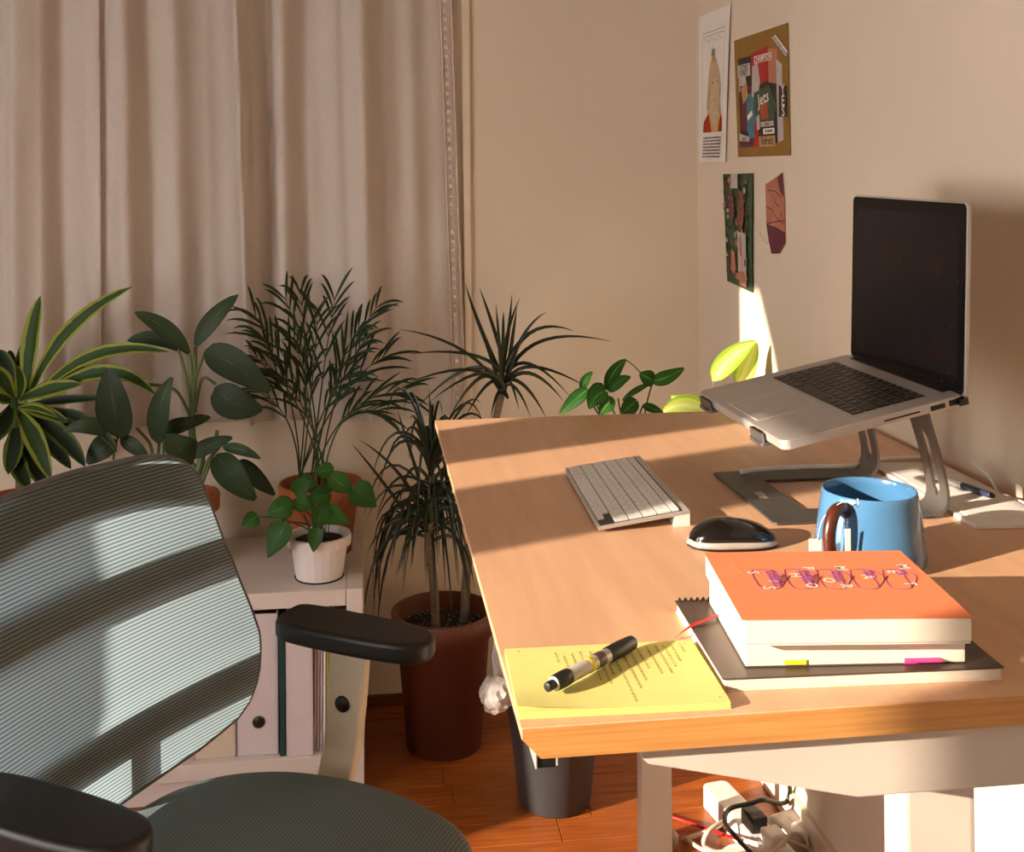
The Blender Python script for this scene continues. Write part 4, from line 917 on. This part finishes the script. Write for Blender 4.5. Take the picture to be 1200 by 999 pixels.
# --- lemon-striped dracaena
lm = thing('potted_dracaena', 'yellow-striped broad-leaved dracaena at the far end of the shelf top', 'potted plant', (-.86, 2.90, SZ))
pot(lm, .08, .105, .18, M_['terra'], lip=.04, lipr=.008, soil=.82)
B().tube([(-.86, 2.9, SZ + .13), (-.862, 2.9, SZ + .22), (-.86, 2.9, SZ + .36)], [.014, .012, .010], 10).build('cane', M_['trunk'], lm, world=True)
C2 = lambda u, v, dy=0: at(u * .3203, 300 + v * .3203, y=2.90 + dy)
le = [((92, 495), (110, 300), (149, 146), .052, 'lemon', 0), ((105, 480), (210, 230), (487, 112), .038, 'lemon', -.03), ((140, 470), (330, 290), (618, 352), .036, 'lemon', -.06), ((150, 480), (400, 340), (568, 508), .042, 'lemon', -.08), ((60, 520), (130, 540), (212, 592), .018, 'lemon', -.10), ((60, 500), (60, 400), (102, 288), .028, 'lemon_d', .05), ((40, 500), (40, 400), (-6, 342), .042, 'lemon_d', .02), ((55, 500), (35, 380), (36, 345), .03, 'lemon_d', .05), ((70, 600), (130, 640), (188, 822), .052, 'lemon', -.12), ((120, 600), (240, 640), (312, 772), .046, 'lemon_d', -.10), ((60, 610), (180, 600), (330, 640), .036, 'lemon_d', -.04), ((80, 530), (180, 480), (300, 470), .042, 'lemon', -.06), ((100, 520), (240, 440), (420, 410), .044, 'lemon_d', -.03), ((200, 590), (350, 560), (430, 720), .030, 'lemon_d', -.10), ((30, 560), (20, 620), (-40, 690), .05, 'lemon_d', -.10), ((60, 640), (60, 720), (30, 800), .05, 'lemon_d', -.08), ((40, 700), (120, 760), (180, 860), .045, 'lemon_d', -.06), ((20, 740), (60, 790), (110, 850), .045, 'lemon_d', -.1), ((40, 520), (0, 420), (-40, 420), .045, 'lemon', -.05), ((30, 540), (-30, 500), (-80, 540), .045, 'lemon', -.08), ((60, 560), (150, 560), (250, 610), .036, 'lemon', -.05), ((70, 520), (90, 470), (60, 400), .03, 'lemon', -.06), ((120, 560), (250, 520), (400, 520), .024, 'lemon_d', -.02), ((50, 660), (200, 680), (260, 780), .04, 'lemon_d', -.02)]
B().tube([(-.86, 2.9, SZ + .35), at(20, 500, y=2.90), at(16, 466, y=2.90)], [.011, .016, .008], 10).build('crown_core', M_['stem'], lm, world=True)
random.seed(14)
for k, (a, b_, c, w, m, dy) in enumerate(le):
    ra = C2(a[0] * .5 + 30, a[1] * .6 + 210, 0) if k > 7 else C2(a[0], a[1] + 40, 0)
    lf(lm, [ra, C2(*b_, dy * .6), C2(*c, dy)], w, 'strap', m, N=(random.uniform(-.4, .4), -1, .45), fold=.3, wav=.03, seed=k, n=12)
# --- behind the desk: arrowhead plant on a stool, and a sunlit lime-leaved plant
def plate_stand(x, y, h):
    t = thing('plant_stand', 'slim single-post plant stand carrying the arrowhead plant behind the desk', 'plant stand', (x, y, 0))
    B().lathe([(.002, h - .012), (.09, h - .012), (.093, h - .008), (.093, h - .002), (.09, h), (.002, h)], 36).build('plate', M_['wooddark'], t)
    B().tube([(0, 0, .018), (0, 0, h - .012)], .014, 14).build('post', M_['wooddark'], t)
    B().lathe([(.002, 0), (.042, 0), (.042, .03), (.03, .04), (.002, .041)], 36).build('foot', M_['wooddark'], t)
plate_stand(.611, 2.36, .70)
sy = thing('potted_arrowhead', 'dark green arrowhead plant rising just behind the rear desk edge', 'potted plant', (.611, 2.36, .70))
pot(sy, .06, .08, .15, M_['whitepot'], lip=.03, soil=.85)
C6 = lambda u, v, dy=0: at(640 + u * .225, 360 + v * .225, y=2.265 + dy)
sl = [((215, 430), (160, 470), (72, 558), .030, 'ovate', 0), ((188, 425), (195, 380), (240, 338), .020, 'ovate', .02), ((310, 440), (250, 450), (224, 533), .044, 'heart', -.02), ((320, 430), (330, 340), (415, 273), .030, 'ovate', 0), ((328, 440), (370, 380), (440, 364), .024, 'ovate', -.01), ((555, 386), (620, 380), (718, 318), .030, 'ovate', 0), ((560, 386), (530, 370), (488, 345), .034, 'ovate', 0), ((398, 487), (460, 430), (552, 395), .013, 'lance', .01), ((470, 490), (430, 520), (395, 555), .034, 'ovate', -.01), ((505, 512), (550, 530), (610, 548), .020, 'ovate', 0), ((350, 480), (310, 510), (280, 560), .030, 'ovate', .01)]
random.seed(5)
for k, (a, b_, c, w, shp, dy) in enumerate(sl):
    lf(sy, [C6(*a, dy), C6(*b_, dy - .01), C6(*c, dy)], w, shp, 'syng', N=(random.uniform(-.4, .4), -1, .5), fold=.2, wav=.06, seed=k, n=10, back=.2)
base = Vector((.585, 2.345, .83))
for u, v in ((215, 430), (315, 440), (375, 475), (556, 390), (470, 490), (190, 425), (505, 512)):
    B().tube(bez([base + Vector((random.uniform(-.02, .02), 0, 0)), C6(u * .5 + 200, 600), C6(u, v, .004)], 8), .0018, 5).build('stalk', M_['stem'], sy, world=True)
B().tube(cat_rom([C6(415, 275), C6(450, 300), C6(495, 345)], 5), .0012, 5).build('tendril', M_['stem'], sy, world=True)
ws = thing('wall_shelf', 'small white bracket shelf on the right wall carrying the lime-leaved plant', 'wall shelf', (XW, 2.55, .60))
B().box((.70, 2.45, .60), (XW - .001, 2.68, .618), bev=.002, seg=1).build('board', M_['shelf'], ws, world=True)
for y in (2.48, 2.64): B().prism([(XW - .001, .60), (.73, .60), (.73, .592), (XW - .012, .47), (XW - .001, .47)], y, y + .012, 'y', bev=.001, seg=1).build('bracket', M_['shelf'], ws, world=True)
li = thing('potted_caladium', 'pale lime-leaved plant glowing in the sun patch by the right wall', 'potted plant', (.805, 2.56, .618))
pot(li, .06, .08, .15, M_['terra'], lip=.03, soil=.85)
C7 = lambda u, v, dy=0: at(640 + u * .225, 360 + v * .225, y=2.52 + dy)
for k, (a, b_, c, w, dy) in enumerate([((868, 385), (950, 250), (1093, 180), .050, 0), ((1000, 400), (1040, 330), (1096, 185), .050, .01), ((860, 560), (720, 470), (608, 545), .050, -.01), ((830, 570), (760, 520), (650, 465), .042, 0), ((950, 530), (880, 520), (800, 545), .03, 0)]):
    lf(li, [C7(*a, dy), C7(*b_, dy - .01), C7(*c, dy)], w, 'ovate', 'lime', N=(-.5, -1, .3), fold=.2, wav=.05, seed=k, n=11)
    B().tube(bez([Vector((.805, 2.56, .745)), (C7(*a, dy) + Vector((.805, 2.56, .745))) / 2 + Vector((.01, 0, .02)), C7(*a, dy)], 8), .002, 5).build('stalk', M_['stem2'], li, world=True)

# ---------------------------------------------------------------- waste bin with liner
bi = thing('waste_bin', 'dark grey round waste bin behind the desk with a white liner', 'bin', (.420, 2.585, 0))
B().lathe([(.002, 0), (.080, 0), (.084, .004), (.116, .285), (.120, .29), (.120, .297), (.113, .297), (.110, .285), (.079, .010), (.002, .008)], 56).build('body', M_['binmat'], bi)
def crumple(c, r, seed, name):
    """bunched plastic: a folded, faceted lump"""
    rnd = random.Random(seed); bm = bmesh.new(); bmesh.ops.create_icosphere(bm, subdivisions=3, radius=1)
    ks = [(Vector((rnd.gauss(0, 1), rnd.gauss(0, 1), rnd.gauss(0, 1))).normalized(), rnd.uniform(4, 9), rnd.uniform(0, 6)) for _ in range(7)]
    for v in bm.verts:
        d = v.co.copy(); q = 1 + sum(.10 * abs(math.sin(d.dot(k) * f_ + p_)) for k, f_, p_ in ks) - .35
        v.co = Vector((c[0] + d.x * r[0] * q, c[1] + d.y * r[1] * q, c[2] + d.z * r[2] * q))
    return B().bm(bm, smooth=False).build(name, M_['bag'], bi)
ln2 = B(); n = 48; vs_, fs = [], []
for i in range(6):
    for k in range(n):
        a = 2 * math.pi * k / n; w = math.sin(a * 5) * .004 + math.sin(a * 11 + i) * .003
        r_ = [.108, .110, .113, .118, .1225, .1235][i] + w * .3 * (i > 2); vs_.append((r_ * math.cos(a), r_ * math.sin(a), [.24, .27, .2985, .3015, .296, .286][i] + w * .5 * (i > 3)))
for i in range(5):
    for k in range(n): fs.append((i * n + k, i * n + (k + 1) % n, (i + 1) * n + (k + 1) % n, (i + 1) * n + k))
ln2.add(vs_, fs, smooth=True).build('liner', M_['bag'], bi)
crumple((-.142, -.075, .290), (.036, .028, .038), 3, 'liner_bunch'); crumple((-.122, -.055, .362), (.024, .022, .068), 8, 'liner_bunch'); crumple((-.095, -.05, .320), (.03, .03, .03), 5, 'liner_bunch')

# ---------------------------------------------------------------- power strip, adapter, cables under the desk
def fz(u, v, z): return at(u, v, z=z)
a0, a1 = fz(836, 916, .05), fz(906, 990, .05)
d = (a1 - a0); ps = thing('power_strip', 'white power strip lying on the floor under the desk', 'power strip', tuple(Vector(((a0 + a1) / 2).xy.to_3d())), math.atan2(d.y, d.x))
PL = d.length
B().prism(rrect(-PL / 2, -.032, PL / 2 + .12, .032, .016, 5), 0, .05, 'z', bev=.004).build('body', M_['white'], ps)
for k in range(4): B().prism(rrect(-PL / 2 + .10 + k * .06, -.022, -PL / 2 + .145 + k * .06, .022, .008, 4), .050, .0515, 'z').build('socket', M_['cablew'], ps)
B().box((PL / 2 - .09, -.026, .0515), (PL / 2 - .04, .012, .085), bev=.005).build('black_plug', M_['black'], ps)
B().box((PL / 2 - .02, -.02, .0515), (PL / 2 + .02, .02, .08), bev=.005).build('plug', M_['white'], ps)
q = fz(938, 972, .03)
ad = thing('power_adapter', 'white power adapter brick beside the power strip', 'adapter', (q.x, q.y, 0), R(20))
B().box((-.055, -.045, 0), (.055, .045, .052), bev=.008).build('body', M_['white'], ad); B().box((-.02, -.03, .052), (.03, .02, .0524)).build('sticker', M_['paper'], ad)
def cable(P, r_, m, label, n=8): put(B().tube(cat_rom(P, n), r_, 8).build('cable', M_[m]), label, 'cable')
cable([Vector((.60, 1.95, .93)), fz(925, 922, .10) + Vector((0, 0, .02)), fz(890, 938, .10), fz(856, 948, .10), fz(850, 965, .10), fz(866, 985, .09), fz(880, 1000, .09)], .005, 'black', 'black cable dropping from the desk down to the power strip')
cable([fz(760, 950, .006), fz(800, 962, .006), fz(840, 976, .03), fz(870, 985, .07)], .0035, 'red', 'red cable running along the floor to the power strip')
cable([fz(800, 985, .006), fz(835, 972, .02), fz(850, 962, .06), fz(830, 975, .06), fz(826, 992, .03), fz(850, 1000, .02), fz(900, 990, .012), fz(960, 985, .01), fz(1000, 995, .01), fz(1020, 1010, .01)], .005, 'cableb', 'beige cable coiled at the end of the power strip')
cable([fz(835, 1010, .01), fz(860, 992, .03), fz(900, 1000, .06), fz(928, 978, .07), fz(944, 985, .04), fz(950, 1010, .01)], .0045, 'cableb', 'beige cable arched in front of the power adapter')
cable([fz(970, 970, .02), fz(985, 985, .02), fz(975, 1005, .01), fz(920, 1015, .008), fz(860, 1005, .008)], .0045, 'cableb', 'beige cable leaving the power adapter towards the floor')
cable([fz(805, 985, .01), fz(830, 998, .02), fz(870, 996, .03), fz(915, 985, .05), fz(960, 1000, .02)], .0045, 'cableb', 'beige cable lying across the front of the power strip')

# ---------------------------------------------------------------- office chair
TH_ = R(-32); CH = thing('office_chair', 'grey-green mesh office chair with black arm pads pulled up to the desk', 'chair', (-.10, 1.555, 0), TH_)
# mesh material: fine horizontal ribs, light shining through
m = bpy.data.materials.new('chair_mesh'); m.use_nodes = True; nt = m.node_tree; N = nt.nodes; Lk = nt.links; b_ = N['Principled BSDF']
uvn = N.new('ShaderNodeUVMap'); sx = N.new('ShaderNodeSeparateXYZ'); Lk.new(uvn.outputs[0], sx.inputs[0])
mu = N.new('ShaderNodeMath'); mu.operation = 'MULTIPLY'; mu.inputs[1].default_value = 2 * math.pi; Lk.new(sx.outputs[1], mu.inputs[0])
sn = N.new('ShaderNodeMath'); sn.operation = 'SINE'; Lk.new(mu.outputs[0], sn.inputs[0])
mr = N.new('ShaderNodeMapRange'); mr.inputs[1].default_value = -.6; mr.inputs[2].default_value = .4; Lk.new(sn.outputs[0], mr.inputs[0])
rp = N.new('ShaderNodeValToRGB'); rp.color_ramp.elements[0].color = (*lin('#5e6664'), 1); rp.color_ramp.elements[1].color = (*lin('#8a9896'), 1); Lk.new(mr.outputs[0], rp.inputs[0])
Lk.new(rp.outputs[0], b_.inputs['Base Color']); b_.inputs['Roughness'].default_value = .7
tl_ = N.new('ShaderNodeBsdfTranslucent'); r2 = N.new('ShaderNodeValToRGB'); r2.color_ramp.elements[0].color = (*lin('#70828a'), 1); r2.color_ramp.elements[1].color = (*lin('#b4ccd4'), 1); Lk.new(mr.outputs[0], r2.inputs[0]); Lk.new(r2.outputs[0], tl_.inputs[0])
mx = N.new('ShaderNodeMixShader'); mx.inputs[0].default_value = .55; Lk.new(b_.outputs[0], mx.inputs[1]); Lk.new(tl_.outputs[0], mx.inputs[2]); Lk.new(mx.outputs[0], N['Material Output'].inputs[0])
M_['mesh2'] = m
m3 = m.copy(); m3.name = 'seat_mesh'; m3.node_tree.nodes['Mix Shader'].inputs[0].default_value = 0.0
for nd in m3.node_tree.nodes:
    if nd.type == 'VALTORGB' and nd.outputs[0].links and nd.outputs[0].links[0].to_node.type == 'BSDF_PRINCIPLED': nd.color_ramp.elements[0].color = (*lin('#586668'), 1); nd.color_ramp.elements[1].color = (*lin('#6f7f80'), 1)
def interp(z, P):
    if z <= P[0][0]: return P[0][1]
    for (a, b_), (c, d) in zip(P, P[1:]):
        if z <= c:
            q = (z - a) / (c - a); return b_ + (d - b_) * q
    return P[-1][1]
XBK = [(.45, -.36), (.55, -.355), (.66, -.35), (.80, -.375), (.95, -.42), (1.1, -.47)]
OUT = [(1.0005, .02), (.998, .10), (.993, .16), (.984, .20), (.972, .225), (.955, .243), (.938, .252), (.88, .262), (.82, .271), (.76, .287), (.71, .302), (.67, .311), (.634, .315), (.60, .314), (.576, .308), (.55, .294), (.532, .270), (.522, .23), (.514, .187), (.508, .106), (.505, .02)]
def back_pt(u, z, w, off=0):
    k = (u * w / .31) ** 2; return Vector((interp(z, XBK) + .015 + .03 * k + off, u * w, z))
rowsz = []
NR = 110; zs = [.505 + (1.0005 - .505) * i / NR for i in range(NR + 1)]
outz = sorted(OUT)
def halfw(z): return interp(z, outz)
g = B(); vs_, fs, uv = [], [], []; NU = 36; RIB = 88
for i, z in enumerate(zs):
    w = halfw(z)
    for j in range(NU + 1):
        u = -1 + 2 * j / NU; p = back_pt(u, z, w); vs_.append(p); uv.append((j / NU, (z - .5) / .5 * RIB))
for i in range(NR):
    for j in range(NU): k = i * (NU + 1) + j; fs.append((k, k + 1, k + NU + 2, k + NU + 1))
bk = g.add(vs_, fs, smooth=True, uvs=uv).build('backrest', M_['mesh2'], CH)
rim = [back_pt(1, z, halfw(z)) for z in zs]
path = [Vector((p.x - .004, p.y, p.z)) for p in rim] + [Vector((p.x - .004, -p.y, p.z)) for p in reversed(rim)]; path.append(path[0])
B().tube(path, .0045, 8).build('rim', M_['chairframe'], bk)
fr_ = B()
def band(zc, hh, lmax, gap, bow=0):
    """curved flat bar running behind the mesh"""
    vs_, fs = [], []; n = 20
    for i in range(n + 1):
        l = -lmax + 2 * lmax * i / n; z0 = zc + bow * (l / lmax) ** 2
        for dz, dx in ((-hh, 0), (hh, 0), (hh, -.012), (-hh, -.012)):
            z = z0 + dz; x = interp(z, XBK) + .015 + .03 * (l / .31) ** 2 - gap + dx; vs_.append((x, l, z))
    for i in range(n):
        for a in range(4): fs.append((4 * i + a, 4 * i + (a + 1) % 4, 4 * i + 4 + (a + 1) % 4, 4 * i + 4 + a))
    fs += [(0, 1, 2, 3), (4 * n + 3, 4 * n + 2, 4 * n + 1, 4 * n)]
    return B().add(vs_, fs)
band(.967, .033, .225, .009, -.030).build('top_bar', M_['chairframe'], CH)
band(.822, .031, .262, .022).build('shoulder_bar', M_['chairframe'], CH)
band(.612, .030, .300, .022).build('lumbar_bar', M_['chairframe'], CH)
fr_.tube(cat_rom([(-.30, 0, .375), (-.385, 0, .40), (-.395, 0, .50), (-.388, 0, .60), (-.386, 0, .635)], 6), .014, 10, flat=1.3)
fr_.build('back_spine', M_['chairframe'], CH)
# seat
so = [(.20, .0), (.198, .08), (.190, .14), (.172, .19), (.14, .222), (.08, .248), (0, .268), (-.08, .274), (-.16, .264), (-.22, .246), (-.28, .21), (-.32, .165), (-.345, .10), (-.352, 0)]
so = so + [(a, -b_) for a, b_ in reversed(so[1:-1])]
so = [(q.x, q.y) for q in cat_rom([(a, b_, 0) for a, b_ in so] + [(so[0][0], so[0][1], 0)], 4)][:-1]
g = B(); vs_, fs, uv = [], [], []; n = len(so); cx = -.07
for ri, (sc, dz) in enumerate([(.94, -.062), (1.0, -.045), (1.0, -.02), (.985, -.008), (.95, -.002), (.85, .0), (.7, -.002), (.55, -.005), (.4, -.008), (.25, -.010), (.1, -.011)]):
    for a, b_ in so:
        x = cx + (a - cx) * sc; y = b_ * sc; fall = -.020 * max(0, (x - .08) / .12) ** 2; vs_.append((x, y, .482 + dz + fall)); uv.append((0, x * 165 + y * 12))
for ri in range(10):
    for k in range(n): fs.append((ri * n + k, ri * n + (k + 1) % n, (ri + 1) * n + (k + 1) % n, (ri + 1) * n + k))
fs.append([10 * n + k for k in range(n)]); fs.append(list(range(n))[::-1])
g.add(vs_, fs, smooth=True, uvs=uv).build('seat', m3, CH)
B().prism([(cx + (a - cx) * .9, b_ * .9) for a, b_ in so], .395, .425, 'z', bev=.006).build('seat_shell', M_['chairframe'], CH)
B().box((-.22, -.09, .33), (.05, .09, .396), bev=.015).build('tilt_mechanism', M_['black'], CH)
# arms
ap = [(-.268, .03), (-.262, .046), (-.235, .055), (-.15, .056), (-.07, .053), (-.01, .043), (.018, .028), (.027, .008), (.026, -.012), (.012, -.03), (-.02, -.042), (-.10, -.048), (-.20, -.046), (-.252, -.036), (-.266, -.01)]
ap = [(q.x, q.y) for q in cat_rom([(a, b_, 0) for a, b_ in ap] + [(ap[0][0], ap[0][1], 0)], 3)][:-1]
for sg in (1, -1):
    P = [(a - (0 if sg > 0 else .032), sg * ((.325 if sg > 0 else .292) + b_)) for a, b_ in ap]
    arm = B().prism(P, .668, .702, 'z', bev=.010, seg=4, smooth=True).build('arm_pad', M_['black'], CH)
    yo = .33
    po = B(); ay = .318 if sg > 0 else .296; C = cat_rom([(-.124, sg * ay, .668), (-.132, sg * (ay + .002), .58), (-.143, sg * (ay - .002), .48), (-.155, sg * (ay - .03), .415), (-.18, sg * (ay - .10), .378), (-.19, sg * .08, .37)], 5)
    vs_, fs = [], []; n = len(C)
    for i, c in enumerate(C):
        T = (C[min(i + 1, n - 1)] - C[max(0, i - 1)]).normalized(); S = T.cross(Vector((1, 0, 0))).normalized() * .012; w = .036 - .008 * i / n
        vs_ += [c + S + Vector((-w, 0, 0)), c + S + Vector((w, 0, 0)), c - S + Vector((w, 0, 0)), c - S + Vector((-w, 0, 0))]
    for i in range(n - 1):
        for a in range(4): fs.append((4 * i + a, 4 * i + (a + 1) % 4, 4 * i + 4 + (a + 1) % 4, 4 * i + 4 + a))
    fs += [(0, 1, 2, 3), (4 * n - 1, 4 * n - 2, 4 * n - 3, 4 * n - 4)]
    po.add(vs_, fs); ao = po.build('arm_post', M_['chairgrey'], CH)
    bvm = ao.modifiers.new('bevel', 'BEVEL'); bvm.width = .006; bvm.segments = 3
    for ys in (-1, 1):
        B().lathe([(.0002, 0), (.0135, 0), (.0135, .003), (.0002, .0034)], 20, M=Matrix.Translation((-.133, sg * (ay + .001) + ys * .0115, .575)) @ Matrix.Rotation(R(-90 * ys), 4, 'X')).build('height_button', M_['black'], ao)
B().tube([(-.09, 0, .09), (-.09, 0, .335)], .026, 16).build('gas_lift', M_['black'], CH)
for k in range(5):
    a = R(72 * k + 20); d = Vector((math.cos(a), math.sin(a), 0)); c = Vector((-.09, 0, 0))
    lg_ = B().tube([c + d * .02 + Vector((0, 0, .11)), c + d * .15 + Vector((0, 0, .098)), c + d * .30 + Vector((0, 0, .078))], [.028, .022, .014], 8).build('base_leg', M_['black'], CH)
    s = Vector((-d.y, d.x, 0))
    for w_ in (-.012, .012):
        q = c + d * .30 + s * w_ + Vector((0, 0, .03)); B().lathe([(.0002, -.008), (.026, -.008), (.03, -.004), (.03, .004), (.026, .008), (.0002, .008)], 18, M=Matrix.Translation(q) @ s.to_track_quat('Z', 'Y').to_matrix().to_4x4()).build('caster', M_['black'], lg_)
    B().tube([c + d * .30 + Vector((0, 0, .04)), c + d * .30 + Vector((0, 0, .085))], .007, 8).build('caster_stem', M_['black'], lg_)
